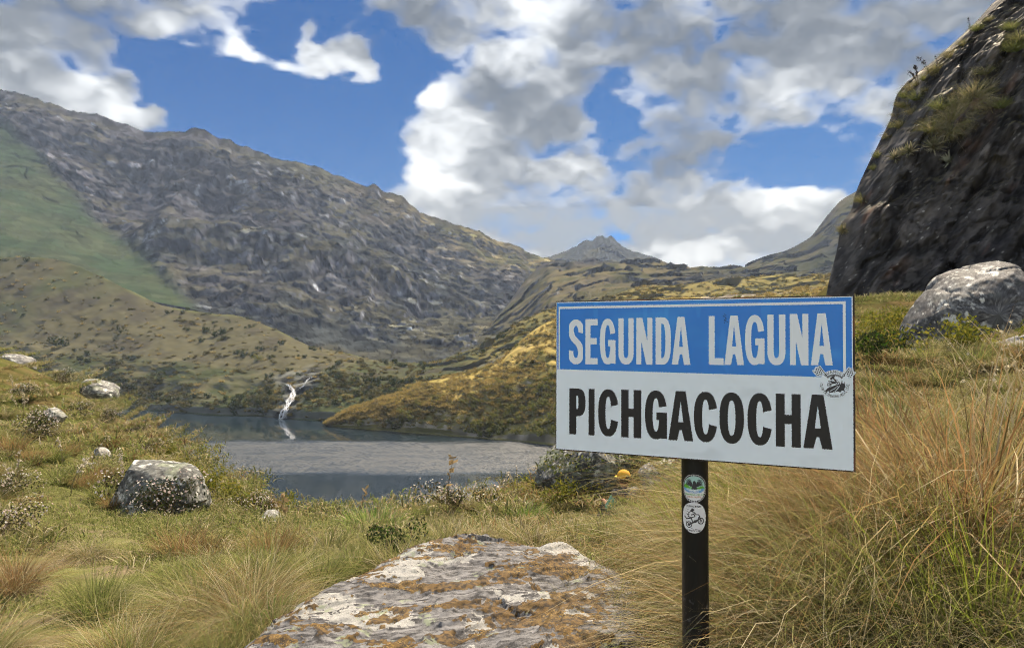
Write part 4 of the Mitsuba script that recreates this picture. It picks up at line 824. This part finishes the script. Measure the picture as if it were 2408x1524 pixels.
proto('s_dark', leaves(4, 800, .45, .5, .075, DKG + BRG[2:], 6, stems=30))
proto('s_grey', leaves(5, 900, .5, .6, .075, GRY + YEL[2:], 7, flowers=40, fcol=((.45, .36, .12), (.4, .3, .1)), fsize=.05, stems=40))
proto('s_feather', mix_tussock(77, 620, .14, .5, [(((( .12, .16, .03), (.34, .40, .06)), ((.10, .13, .02), (.26, .32, .05))), 1.0, 1)], w=.006, lean=(.05, .75), droop=(0, .4)))
proto('f_bush', leaves(6, 150, 1.0, .8, .42, DKG + [(.06, .065, .03)], 5))
proto('f_bush_b', leaves(7, 150, 1.0, .7, .42, [(.105, .105, .042), (.15, .13, .055), (.08, .08, .035)], 5))
proto('f_bush_y', leaves(8, 170, 1.0, 1.0, .40, [(.17, .18, .05), (.12, .14, .035), (.22, .20, .06)], 5))
proto('f_tuft', mix_tussock(78, 46, .35, 1.0, [(((( .20, .15, .05), (.55, .42, .17)), ((.16, .13, .04), (.42, .34, .12))), 1.0, 1)], w=.16, lean=(.1, .9), droop=(.1, .7), seg=2))
proto('f_tuft_b', mix_tussock(79, 46, .35, .9, [(((( .10, .085, .035), (.22, .19, .085)), ((.09, .09, .035), (.19, .18, .07))), 1.0, 1)], w=.18, lean=(.1, .9), droop=(.1, .7), seg=2))
def rosette(seed, n, L, w, pal):
    r = np.random.default_rng(seed); a = np.arange(n) * 2.4
    return blades(r, np.zeros((n, 3)), a, r.uniform(.15, 1.35, n), L * r.uniform(.7, 1.1, n), r.uniform(0, .25, n), np.full(n, w), pal, 4, twist=.15, curl=.05)
proto('rosette', rosette(3, 46, .42, .045, [((.10, .11, .05), (.22, .22, .12)), ((.16, .15, .08), (.42, .38, .26))]))
proto('rosette_pale', rosette(4, 40, .40, .05, [((.20, .22, .12), (.55, .55, .42))]))

def hits(V, px, py, tol=5.):
    """The nearest point to the eye of a surface near a point of the view."""
    V = V.reshape(-1, 3); q = proj(V); m = np.hypot(q[:, 0] - px, q[:, 1] - py)
    k = np.nonzero((m < tol) & (q[:, 2] > 0))[0]
    return V[k[np.argmin(q[k, 2])]] if len(k) else V[np.argmin(m + 1e6 * (q[:, 2] < 0))]
# far scrub and grass, too many to count
def sprinkle(key, P, tt, uu, n, kinds, prob, smin, smax, seed, label, cat):
    r = np.random.default_rng(seed); V, t_, u_ = P.reshape(-1, 3), tt.reshape(-1), uu.reshape(-1)
    pr = prob(V, t_, u_) * (proj(V)[:, 0] > -80) * (proj(V)[:, 0] < 2050) * (t_ > -.02) * (V[:, 2] > WATER + .2); pick = r.choice(len(V), n, p=pr / pr.sum())
    for i, k in enumerate(pick):
        p_ = V[k] + [r.uniform(-.5, .5), r.uniform(-.5, .5), -.12]
        inst(f'{key}__{i + 1:04d}', kinds[r.integers(len(kinds))], p_, r.uniform(0, 360), r.uniform(smin, smax))
    labels[key] = {'label': label, 'category': cat, 'kind': 'stuff'}
sprinkle('scrub', FAR_SHORE, FS_T, FS_U, 3400, ['f_bush', 'f_bush_b', 'f_bush_b', 'f_tuft_b', 'f_tuft_b'], lambda V, t, u: (.14 + sst(.9, 1.25, t) + .35 * sst(1000, 1150, u)) * sst(.42, .56, fbm(V / 24, 4, 8)) * (1 - gorge.reshape(-1)) * sst(1700, 1400, u), .5, 1.9, 31, 'dense low scrub covering the bluff above the far shore of the lake', 'scrub')
sprinkle('hillside_grass', FAR_SHORE, FS_T, FS_U, 2600, ['f_tuft_b', 'f_tuft_b', 'f_tuft_b', 'f_tuft'], lambda V, t, u: (.4 + sst(1000, 1300, u)), .8, 1.7, 32, 'brownish bunch grass on the hills beyond the lake', 'grass')
sprinkle('headland_grass', PROM, PROM_T, PROM_U, 6400, ['f_tuft', 'f_tuft', 'f_tuft_b'], lambda V, t, u: sst(.30, .5, fbm(V / 11, 3, 9)) * sst(2.0, 1.5, t) * (u < 2050), .6, 1.5, 33, 'golden bunch grass on the sunlit headland in the lake', 'grass')
sprinkle('headland_scrub', PROM, PROM_T, PROM_U, 1500, ['f_bush_b', 'f_bush_y', 'f_bush_y'], lambda V, t, u: (.03 + sst(1.0, 1.7, t)) * sst(800, 1250, u) * sst(.42, .56, fbm(V / 9, 3, 19)) * (u < 2050), .5, 1.4, 34, 'olive scrub on the lower side of the headland', 'scrub')
for i, (px, py, kd, s) in enumerate([(130, 806, 'f_bush', 5.5), (152, 812, 'f_bush', 3.5), (490, 778, 'f_bush', 4.2), (512, 786, 'f_bush', 4.6), (530, 776, 'f_bush', 3.4), (470, 800, 'f_bush', 3.0), (562, 833, 'f_bush', 4.2), (590, 838, 'f_bush', 3.6), (610, 842, 'f_bush_y', 3.4), (640, 838, 'f_bush', 2.8), (745, 820, 'f_bush', 2.6), (728, 816, 'f_bush', 2.6), (55, 612, 'f_bush', 4.0),
    (10, 612, 'f_bush', 3.2), (230, 700, 'f_bush', 2.2), (60, 740, 'f_bush', 2.4), (110, 700, 'f_bush_b', 2.4), (280, 770, 'f_bush', 2.2), (200, 830, 'f_bush', 2.8), (180, 790, 'f_bush_b', 2.2), (350, 850, 'f_bush', 2.2), (400, 838, 'f_bush_b', 2.2), (440, 842, 'f_bush', 2.0), (640, 772, 'f_bush_b', 2.0), (700, 790, 'f_bush', 1.6)]):
    k = numbered('hillside_bush'); inst(k, kd, hits(FAR_SHORE, px, py) - [0, 0, .3], i * 57, s * .62)
    if i == 0: labels[k] = {'label': 'largest round dark green bush on the grassy hill at the left', 'category': 'bush'}
    elif kd == 'f_bush_y': labels[k] = {'label': 'yellowish bush among dark ones on the hill above the waterfall', 'category': 'bush'}
    else: labels[k] = {'label': 'small dark bush on the grassy hills beyond the lake', 'category': 'bush', 'group': 'dark bushes on the hills beyond the lake'}
for i, (px, py, s) in enumerate([(1262, 962, 1.7), (1232, 960, 1.2), (1285, 985, 1.8), (1248, 1000, 1.5), (1215, 1018, 1.3), (1180, 1010, 1.4), (1270, 1025, 1.5), (1296, 1010, 1.6), (1150, 1000, 1.2), (1290, 930, 1.3), (1225, 985, 1.3), (1120, 1008, 1.1), (1302, 960, 1.5)]):
    k = numbered('shore_shrub'); inst(k, 'f_bush_y', hits(PROM, px, py, 8) - [0, 0, .2], i * 71, s, sz=s * 1.25)
    labels[k] = {'label': 'rounded yellow green shrub on the shore of the headland, left of the sign', 'category': 'shrub', 'group': 'yellow green shrubs on the headland shore'}
# waterfall: white strands of water over the bluff
def strand(r, path, w, spread):
    q = np.array(path, float); u = np.linspace(0, len(q) - 1, 26); c = np.stack([np.interp(u, np.arange(len(q)), q[:, k]) for k in range(2)], 1)
    P_ = np.array([hits(FAR_SHORE, *c_, 9) for c_ in c]); dpt = np.minimum.accumulate(P_[:, 1] - .5)
    dpt = np.convolve(np.pad(dpt, 3, mode='edge'), np.ones(7) / 7, 'valid'); P_ = at(c[:, 0], c[:, 1], dpt)
    off = spread * (fbm(np.stack([u * .8, u * 0 + r.uniform(0, 99), u * 0], 1), 3) - .5); P_[:, 0] += off; P_[:, 1] -= .15 * r.uniform(0, 1)
    ww = .20 * w * sst(.36, .46, fbm(np.stack([u * 2.1, u * 0 + r.uniform(0, 99), u * 0], 1), 2)) * (.2 + 1.6 * fbm(np.stack([u * 1.7, u * 0 + r.uniform(0, 99), u * 0], 1), 3))
    ang = np.linspace(0, np.pi, 5)
    V = np.stack([P_ + np.stack([-np.cos(a) * ww, -np.sin(a) * ww * .8, 0 * ww], 1) for a in ang], 1)
    return V.reshape(-1, 3), grid_faces(len(u), 5)
r2 = np.random.default_rng(4); vs, fs, o = [], [], 0
for path, w, sp, n in [([(736, 886), (728, 889), (720, 898), (712, 908), (703, 915)], .28, 1.4, 4), ([(676, 903), (683, 912), (692, 921), (688, 934), (680, 945), (672, 958), (667, 970), (661, 985)], .42, 3.4, 13), ([(692, 921), (679, 940), (673, 960), (671, 984)], .25, 2.6, 4), ([(703, 915), (692, 921)], .25, .8, 1)]:
    for _ in range(n):
        v, f = strand(r2, path, w, sp); vs.append(v); fs.append(f + o); o += len(v)
scene['m_foam'] = prin((.50, .53, .57), .5, specular=.4)
scene['waterfall'] = mikit.ply((np.vstack(vs), np.vstack(fs)), 'm_foam', smooth=True); labels['waterfall'] = {'kind': 'structure', 'label': 'thin white waterfall running down the bluff into the lake', 'category': 'waterfall'}

# ------------------------------------------------------------------ tussocks one can point at
LEFT = [(880, 1268, 'g_lush', 1.19, 'big green sedge tussock with pale tips on the ledge, nearest the centre of the lake'), (1232, 1230, 'g_lush', 0.95, 'bright green sedge tussock directly behind the granite slab'), (575, 1475, 'g_straw_near_b', 0.76, 'large pale drooping tussock left of the granite slab'), (470, 1450, 'g_green_near_b', 0.66, 'pale green leaning tussock between the path and the granite slab'),
    (225, 1440, 'g_green_near', 0.66, 'bright green upright tussock at the lower left beside the path'), (232, 1140, 'g_rust', 0.86, 'round rust coloured tussock left of the squarish boulder'), (640, 1320, 'g_rust', 0.73, 'reddish upright tussock in the middle of the left meadow'), (475, 1325, 'g_rust', 0.59, 'short rust brown tussock in front of the squarish boulder'), (205, 1310, 'g_straw_near', 0.46, 'small golden tussock beside the trampled path'),
    (35, 1390, 'g_rust_near', 0.63, 'shaggy brown tussock at the left edge of the view'), (740, 1390, 'g_green', 0.59, 'yellow green tuft touching the left side of the granite slab'), (640, 1500, 'g_lush', 0.47, 'small blue green tuft at the foot of the granite slab')]
RIGHT = [(1850, 1235, 'g_green_near_b', 1.9, 'large dark green tussock hanging over directly below the lower right of the sign'), (1925, 1330, 'g_straw_near', 1.5, 'blond tussock with hanging straw right of the signpost'), (2290, 1290, 'g_rust_near', 2.0, 'huge rust coloured tussock at the right edge'), (2080, 1160, 'g_rust', 1.9, 'reddish brown tussock just right of the lower corner of the sign'), (1570, 1290, 'g_straw_near_b', .8, 'drooping straw tussock left of the signpost, behind the slab'),
    (1800, 1490, 'g_rust_near', .9, 'upright thin stemmed tussock at the bottom, right of the signpost'), (2140, 1500, 'g_green_near_b', 1.1, 'pale green flowing tussock at the bottom right'), (1440, 1275, 'g_green_near', .65, 'green and yellow tussock just left of the seated person')]
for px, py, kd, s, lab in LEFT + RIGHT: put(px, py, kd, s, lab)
def fill(n, x0, x1, y0, y1, kinds, smin, smax, label, group, seed):
    r = np.random.default_rng(seed); done = []
    for _ in range(n * 30):
        if len(done) >= n: break
        px, py = r.uniform(x0, x1), r.uniform(y0, y1); g = on_ground(px, py)
        if g is None or g[1] > 30 or shapely.contains_xy(SLAB.buffer(.05), g[0], g[1]) or (py < 1560 and float(path_dist(g[0], g[1])) < .62): continue
        if any(math.hypot(px - a, py - b) < 46 - .012 * abs(b - 1200) for a, b in done): continue
        if math.hypot(g[0] - POST[0], g[1] - POST[1]) < .30 or (g[1] < POST[1] and abs(px - 1640) < 190): continue
        kd = kinds[r.integers(len(kinds))]; look = {'straw': 'pale straw', 'rust_': 'rust brown', 'rust': 'rust brown', 'green': 'green', 'olive': 'olive'}[kd.split('_')[1]]
        done.append((px, py)); put(px, py, kd, r.uniform(smin, smax), look + ' ' + label, look + ' ' + group)
fill(62, -60, 700, 915, 1200, ['g_straw', 'g_olive', 'g_rust', 'g_straw', 'g_rust', 'g_green'], .6, 1.1, 'tussock on the slope rising at the left, above the path', 'tussocks on the left slope', 51)
fill(44, -60, 1010, 1200, 1400, ['g_straw', 'g_olive', 'g_green', 'g_rust', 'g_green', 'g_green'], .38, .72, 'tussock grass in the meadow between the path and the lake ledge', 'tussocks in the left meadow', 52)
fill(20, -60, 640, 1400, 1640, ['g_green_near', 'g_green_near', 'g_green_near_b', 'g_straw_near_b'],   .38, .62, 'tussock grass in the near left corner, in front of the meadow', 'tussocks in the near left corner', 53)
fill(26, 1010, 1640, 1165, 1300, ['g_straw', 'g_olive', 'g_green', 'g_straw'], .45, .7, 'tussock grass behind the slab, below the left part of the sign', 'tussocks behind the slab', 54)
fill(52, 1660, 2460, 1130, 1420, ['g_straw_near', 'g_straw_near_b', 'g_rust_near', 'g_green_near_b', 'g_green_near', 'g_rust_near', 'g_green_near_b'], .75, 1.3, 'long drooping tussock on the slope right of the signpost', 'drooping tussocks right of the signpost', 55)
fill(42, 1590, 2480, 1420, 1900, ['g_straw_near', 'g_straw_near_b', 'g_green_near_b', 'g_green_near', 'g_straw_near_b'], .7, 1.1, 'long tussock grass at the bottom right, around the foot of the signpost', 'tussocks around the foot of the signpost', 56)
fill(56, 2010, 2460, 760, 1130, ['g_straw', 'g_olive', 'g_rust', 'g_green', 'g_olive'], .5, .9, 'tussock grass on the upper right slope, below the cliff', 'tussocks below the cliff', 57)
S_ = lambda px, py, kd, s, lab, group=None: put(px, py, kd, s, lab, group, 'shrub', 'shrub')
S_(395, 1222, 's_flower', 1.0, 'flowering shrub with whitish heads growing against the front of the squarish boulder'); S_(320, 1190, 's_flower_b', 1.2, 'brown flowering shrub at the left end of the squarish boulder'); S_(1062, 1205, 's_flower_b', 1.1, 'pinkish white flowering shrub at the right end of the ledge above the lake')
S_(925, 1318, 's_dark', .42, 'small dark green leafy shrub in front of the sedge tussock'); S_(1330, 1185, 's_yellow', 1.0, 'bright green low shrub in front of the dark mossy boulder'); S_(1735, 1330, 's_feather', 1.5, 'yellow green feathery shrub just right of the signpost'); S_(2330, 1540, 's_feather', 1.5, 'yellow green feathery shrub in the bottom right corner')
for px, py, lab in [(20, 1190, 'white flowered shrub at the left edge, the upper of two beside the path'), (15, 1262, 'white flowered shrub at the left edge, the lower of two beside the path'), (575, 1215, 'brownish flowered shrub at the right end of the left slope, next to the lake'), (150, 905, 'highest white flowered shrub on the left hillside, left of the pale rounded boulder'),
    (60, 950, 'white flowered shrub high on the left hillside near the left edge'), (190, 985, 'flowered shrub just below the pale rounded boulder'), (90, 1030, 'flowered shrub below the narrow pale stone on the left bank'), (260, 1000, 'flowered shrub at the brow of the left slope against the water'), (320, 1040, 'flowered shrub on the brow, above the squarish boulder'), (345, 1065, 'flowered shrub touching the top of the squarish boulder'), (610, 1225, 'small flowered shrub beside the small pale stone on the ledge')]:
    S_(px, py, ['s_flower', 's_flower_b'][px % 2], [.5 if px < 30 else .75][0] + (px % 7) * .04, lab)
for q in [(395, 1085), (425, 1110), (460, 1135), (500, 1165), (120, 880), (370, 1060), (590, 1220), (540, 1190)]: S_(*q, 's_yellow', .8 + (q[0] % 5) * .09, 'yellow green cushion shrub along the edge of the left slope above the lake', 'yellow green shrubs at the edge of the left slope')
for q in [(1345, 1150), (1385, 1145), (1420, 1140), (1450, 1130), (1540, 1130), (1600, 1120), (1365, 1165)]: S_(*q, 's_grey', 1.0 + (q[0] % 4) * .12, 'grey green bush beneath the sign, beside the dark mossy boulder', 'grey green bushes beneath the sign')
for q in [(2060, 800), (2090, 830), (2045, 880), (2110, 775), (2400, 760), (2260, 830)]: S_(*q, ['s_yellow', 's_dark'][q[0] % 2], .9, 'small green bush at the foot of the cliff, right of the sign', 'green bushes at the foot of the cliff')

# ------------------------------------------------------------------ plants on the cliff
def on_cliff(key, kind, px, py, s, label, group, cat, lean=35., rot=None, tol=9.):
    p_ = hits(C[:, 18:], px, py, tol); k = numbered(key)
    inst(k, kind, p_ + [.02, .05, -.03], rot if rot is not None else (px * 37) % 360, s, tilt=(.85, -.5, lean))
    labels[k] = {'label': label, 'category': cat, **({'group': group} if group else {})}
for i, q in enumerate([(2101, 262), (2110, 240), (2122, 222), (2140, 200), (2152, 192), (2170, 178), (2186, 168), (2205, 155), (2092, 290), (2085, 312), (2126, 250), (2150, 225), (2176, 205), (2260, 100), (2290, 72), (2232, 122), (2320, 40), (2060, 360), (2140, 260), (2115, 290), (2050, 392), (1980, 530), (2020, 470)]):
    on_cliff('cliff_tussock', ['g_straw', 'g_olive', 'g_green'][i % 3], *q, .55 + (i % 4) * .13, 'wiry grass tuft growing on the edge of the dark cliff', 'grass tufts on the cliff edge', 'tussock')
for i, q in enumerate([(2372, 60), (2395, 90), (2380, 120), (2310, 165), (2205, 250), (2190, 300), (2350, 250)]):
    on_cliff('cliff_tussock', ['g_green', 'g_olive'][i % 2], *q, .9 + (i % 3) * .2, 'green grass clump on a ledge of the dark cliff', 'green clumps on the cliff ledges', 'tussock')
for i, q in enumerate([(2255, 255), (2232, 285), (2285, 225)]):
    on_cliff('cliff_tussock', 'g_straw', *q, 1.35, 'long blond grass hanging down the dark cliff face', 'blond grass hanging on the cliff', 'tussock', lean=75.)
for i, q in enumerate([(2118, 358), (2134, 352), (2190, 345), (2204, 352), (2098, 372), (2225, 315), (1978, 540), (2330, 205)]):
    on_cliff('rosette_plant', 'rosette', *q, .85 + (i % 3) * .2, 'spiky grey green rosette plant on the dark cliff face', 'grey green rosettes on the cliff', 'rosette plant', lean=60.)
on_cliff('rosette_plant', 'rosette_pale', 2226, 382, 1.1, 'palest spiky rosette plant in the middle of the dark cliff face', None, 'rosette plant', lean=60.)
def stalk(seed, h, bend, heads, col, hcol, w=.012, hs=.05):
    r = np.random.default_rng(seed); t = np.linspace(0, 1, 9); c = np.stack([bend * t ** 2.2, .1 * bend * t, h * (t - .25 * abs(bend) * t ** 3)], 1)
    V, F, Cc = [], [], []
    for a in range(3):
        o = np.array([math.cos(a * 2.1), math.sin(a * 2.1), 0]) * w; V.append(c + o * (1 - .6 * t[:, None]))
    V = np.stack(V, 1).reshape(-1, 3)
    F = np.array([(3 * i + a, 3 * i + (a + 1) % 3, 3 * i + 3 + b) for i in range(8) for a, b in ((0, 0), (1, 1), (2, 2))] + [(3 * i + (a + 1) % 3, 3 * i + 3 + (a + 1) % 3, 3 * i + 3 + a) for i in range(8) for a in range(3)])
    st = (V, F, np.tile(col, (len(V), 1)))
    n = heads * 9; k = r.integers(5, 9, n); p_ = c[k] + r.normal(size=(n, 3)) * hs * [.5, .5, 1.0]
    d = r.normal(size=(n, 3)) * hs * .45; e = r.normal(size=(n, 3)) * hs * .45
    hv = np.stack([p_ - d, p_ + e, p_ + d, p_ - e], 1).reshape(-1, 3); j = np.arange(n)[:, None] * 4
    return st, (hv, np.concatenate([j + [0, 1, 2], j + [0, 2, 3]]), np.repeat(np.array(hcol) * r.uniform(.7, 1.2, (n, 1)), 4, 0))
def make_stalk(pos, seed, h, bend, heads, col, hcol, label, w=.012, hs=.05, rot=0., group=None, key='flower_stalk', cat='flower stalk'):
    if pos is None: return
    st, hd = stalk(seed, h, bend, heads, col, hcol, w, hs); k = numbered(key)
    cs, sn = math.cos(rot), math.sin(rot); R = np.array([[cs, -sn, 0], [sn, cs, 0], [0, 0, 1]])
    scene[k + '__stem'] = mikit.ply((st[0] @ R.T + pos, st[1]), 'm_blade', smooth=False, color=st[2])
    scene[k + '__seed_head'] = mikit.ply((hd[0] @ R.T + pos, hd[1]), 'm_blade', smooth=False, color=hd[2])
    labels[k] = {'label': label, 'category': cat, **({'group': group} if group else {})}; labels[k + '__seed_head'] = {'kind': 'stuff'}
DK, DH = (.06, .045, .03), (.05, .04, .03)
for i, (px, py, h, b, lab) in enumerate([(2178, 178, .62, -.45, 'dark stalk with a bent flower head standing highest on the cliff edge'), (2155, 192, .55, -.12, 'dark stalk with a bushy seed head on the cliff edge, left of the taller one'), (2150, 196, .42, -.3, 'short dark stalk leaning left on the cliff edge'), (2198, 156, .40, -.03, 'thin bare stalk on the cliff edge, right of the tall bent one'), (2275, 76, .45, -.05, 'lone thin stalk high on the upper cliff edge')]):
    make_stalk(hits(C[:, 18:], px, py, 9), 200 + i, h * 1.25, b, [5, 7, 5, 1, 1][i], DK, DH, lab, w=.016, hs=.045)
for i, (px, py, h, lab) in enumerate([(1048, 1232, 1.05, 'tall thin seed stalk rising against the lake at the right end of the ledge'), (842, 1262, .7, 'thin seed stalk standing against the lake above the sedge tussock'), (652, 1262, .6, 'thin seed stalk at the left end of the ledge')]):
    g = on_ground(px, py); make_stalk(g, 230 + i, h, .12, 2, (.22, .17, .08), (.36, .27, .15), lab, w=.010, hs=.05)
rr = np.random.default_rng(12)
for i in range(16):                                               # pale dead stems at the right edge
    g = on_ground(rr.uniform(2230, 2440), rr.uniform(1020, 1150))
    make_stalk(g, 260 + i, rr.uniform(.55, .95), rr.uniform(-.5, .3), 1, (.62, .54, .36), (.66, .60, .44), 'pale dead stem standing among the grass at the right edge', w=.006, hs=.012, rot=rr.uniform(-.6, .6), group='pale dead stems at the right edge', key='dry_stem', cat='dry stem')
for i, (px, py) in enumerate([(2440, 1040), (2455, 1010), (2470, 1070)]):
    make_stalk(on_ground(px, py), 290 + i, .50 + .08 * i, -.30, 4, (.50, .43, .28), (.60, .54, .42), 'pale feathery grass plume bending in from the right edge', w=.007, hs=.009, group='pale plumes at the right edge', key='grass_plume', cat='grass plume')
for i in range(26):
    zone = [(30, 260, 925, 1010), (40, 330, 1080, 1180), (1080, 1250, 1150, 1190)][i % 3]
    make_stalk(on_ground(rr.uniform(*zone[:2]), rr.uniform(*zone[2:])), 300 + i, rr.uniform(.35, .6), rr.uniform(-.2, .3), 3, (.30, .26, .13), (.66, .60, .50), ['pale nodding seed stalk on the upper left slope', 'pale nodding seed stalk beside the squarish boulder', 'pale nodding seed stalk at the right end of the ledge'][i % 3], w=.012, hs=.022, rot=rr.uniform(0, 6.28), group=['seed stalks on the upper left slope', 'seed stalks beside the boulder', 'seed stalks on the ledge'][i % 3])

# ------------------------------------------------------------------ the person sitting below the slab
PP = np.array([at(1476, 1100, 11.7)[0], 11.7, 0.]); PP[2] = at(1476, 1101, 11.7)[2] - .93
def bones(joints, chains, res=.02, it=8):
    parts = []
    for a, b in chains:
        (p_, ra), (q_, rb_) = joints[a], joints[b]
        parts.append(m3.Manifold.batch_hull([m3.Manifold.sphere(ra, 24).translate(p_), m3.Manifold.sphere(rb_, 24).translate(q_)]))
    m = m3.Manifold.batch_boolean(parts, m3.OpType.Add).refine_to_length(res).to_mesh()
    tm = trimesh.Trimesh(np.array(m.vert_properties[:, :3]), np.array(m.tri_verts)); trimesh.smoothing.filter_taubin(tm, iterations=it); return tm
J = {'pelvis': ((0, 0, .10), .125), 'waist': ((0, .02, .26), .115), 'chest': ((0, .05, .43), .135), 'neckb': ((0, .07, .56), .062), 'neck': ((0, .085, .64), .052), 'skull': ((0, .10, .775), .088), 'face': ((0, .145, .735), .062), 'chin': ((0, .165, .69), .035), 'nose': ((0, .205, .735), .012), 'nose2': ((0, .185, .76), .010),
     'earl': ((-.086, .10, .745), .016), 'earr': ((.086, .10, .745), .016)}
for s_, n_ in ((-1, 'l'), (1, 'r')):
    J |= {'sh' + n_: ((s_ * .17, .055, .535), .062), 'el' + n_: ((s_ * .24, .17, .33), .045), 'wr' + n_: ((s_ * .16, .40, .36), .028), 'pa' + n_: ((s_ * .14, .46, .365), .026), 'hi' + n_: ((s_ * .09, .02, .09), .10), 'kn' + n_: ((s_ * .13, .40, .30), .062), 'an' + n_: ((s_ * .12, .62, -.05), .042), 'to' + n_: ((s_ * .13, .80, -.10), .034)}
    for f_, (dx, L_) in enumerate(((-.024, .062), (-.008, .072), (.008, .067), (.022, .052))): J |= {f'k{f_}{n_}': ((s_ * .14 + dx, .485, .362), .0095), f'm{f_}{n_}': ((s_ * .14 + dx * 1.1, .485 + L_ * .55, .350), .0085), f't{f_}{n_}': ((s_ * .14 + dx * 1.1, .485 + L_ * .9, .322), .0075)}
    J |= {'th0' + n_: ((s_ * .115, .445, .362), .011), 'th1' + n_: ((s_ * .085, .485, .345), .009)}
body = [('pelvis', 'waist'), ('waist', 'chest'), ('chest', 'neckb'), ('neckb', 'neck'), ('neck', 'skull'), ('skull', 'face'), ('face', 'chin'), ('nose', 'nose2'), ('nose2', 'face'), ('skull', 'earl'), ('skull', 'earr')]
for n_ in 'lr':
    body += [('chest', 'sh' + n_), ('sh' + n_, 'el' + n_), ('el' + n_, 'wr' + n_), ('wr' + n_, 'pa' + n_), ('pelvis', 'hi' + n_), ('hi' + n_, 'kn' + n_), ('kn' + n_, 'an' + n_), ('an' + n_, 'to' + n_), ('pa' + n_, 'th0' + n_), ('th0' + n_, 'th1' + n_)]
    for f_ in range(4): body += [('pa' + n_, f'k{f_}{n_}'), (f'k{f_}{n_}', f'm{f_}{n_}'), (f'm{f_}{n_}', f't{f_}{n_}')]
def grow(names, r): return {k: (J[k][0], J[k][1] + r) for k in names}
def person_part(key, tm, mat):
    a = math.radians(28); v = tm.vertices; tm.vertices = np.stack([v[:, 0] * math.cos(a) - v[:, 1] * math.sin(a), v[:, 0] * math.sin(a) + v[:, 1] * math.cos(a), v[:, 2]], 1) + PP
    scene[key] = mikit.ply(tm, mat, smooth=True)
for nm, c_, ro in (('m_skin', (.30, .15, .095), .5), ('m_cap', (.62, .33, .02), .8), ('m_hair', (.02, .015, .012), .6), ('m_shirt', (.10, .36, .30), .8), ('m_vest', (.035, .036, .045), .7), ('m_trousers', (.04, .045, .06), .8), ('m_shoe', (.05, .04, .035), .6)): scene[nm] = prin(c_, ro)
labels['person'] = {'label': 'person in yellow cap, dark vest and teal shirt sitting in grass facing the lake', 'category': 'person'}
person_part('person__body', bones(J, body, .016, 6), 'm_skin')
person_part('person__shirt', bones(grow(['pelvis', 'waist', 'chest', 'neckb', 'shl', 'shr', 'ell', 'elr'], .014), [('pelvis', 'waist'), ('waist', 'chest'), ('chest', 'neckb'), ('chest', 'shl'), ('chest', 'shr'), ('shl', 'ell'), ('shr', 'elr')]), 'm_shirt')
vest = bones(grow(['chest', 'neckb', 'shl', 'shr'], .026) | {'low': ((0, .035, .40), .150)}, [('chest', 'neckb'), ('chest', 'shl'), ('chest', 'shr'), ('low', 'chest')])
person_part('person__vest', vest, 'm_vest')
person_part('person__trousers', bones(grow(['pelvis', 'hil', 'hir', 'knl', 'knr', 'anl', 'anr'], .016), [('pelvis', 'hil'), ('pelvis', 'hir'), ('hil', 'knl'), ('hir', 'knr'), ('knl', 'anl'), ('knr', 'anr')]), 'm_trousers')
for k, n_ in (('person__shoe', 'l'), ('person__shoe_001', 'r')): person_part(k, bones(grow(['an' + n_, 'to' + n_], .010), [('an' + n_, 'to' + n_)], .02, 4), 'm_shoe')
def shell(c, rx, ry, rz, zlo, holes=None):
    m = trimesh.creation.icosphere(4); v = m.vertices * [rx, ry, rz]; keep = v[:, 2] > zlo
    if holes is not None: keep &= ~holes(v)
    m.update_faces(keep[m.faces].all(1)); m = trimesh.Trimesh(m.vertices * [rx, ry, rz] + c, m.faces); return m
person_part('person__hair', shell(np.array([0, .085, .765]), .094, .098, .098, -.075, lambda v: v[:, 1] > .045), 'm_hair')
cap = shell(np.array([0, .10, .790]), .104, .112, .108, -.022, lambda v: (v[:, 1] < -.085) & (np.hypot(v[:, 0], (v[:, 2] + .022) * .8) < .040))
person_part('person__cap', cap, 'm_cap')
brim = trimesh.creation.extrude_polygon(affinity.scale(Point(0, 0).buffer(.075, 24), 1.05, 1.35).intersection(sbox(-1, -.01, 1, 1)), .007); brim.apply_translation([0, .20, .765]); person_part('person__cap__brim', brim, 'm_cap')
for s_, k in ((-1, 'person__eye'), (1, 'person__eye_001')):
    e_ = trimesh.creation.icosphere(2, .012); e_.apply_translation([s_ * .032, .198, .757]); person_part(k, e_, 'm_hair')
mo = trimesh.creation.icosphere(2, 1.0); mo.apply_scale([.022, .006, .007]); mo.apply_translation([0, .196, .70]); person_part('person__mouth', mo, 'm_skin')

# air
scene['air'] = {'type': 'homogeneous', 'albedo': {'type': 'rgb', 'value': [.93, .95, .97]}, 'sigma_t': {'type': 'rgb', 'value': [1.0e-4, 1.25e-4, 1.75e-4]}}
scene['haze'] = {'type': 'cube', 'to_world': T().translate([0, 950, 163]).scale([1500, 1050, 197]), 'bsdf': {'type': 'null'}, 'interior': {'type': 'ref', 'id': 'air'}}
scene['camera']['medium'] = {'type': 'ref', 'id': 'air'}
labels['haze'] = {'label': 'thin bluish mountain haze filling the valley', 'category': 'haze', 'kind': 'stuff'}
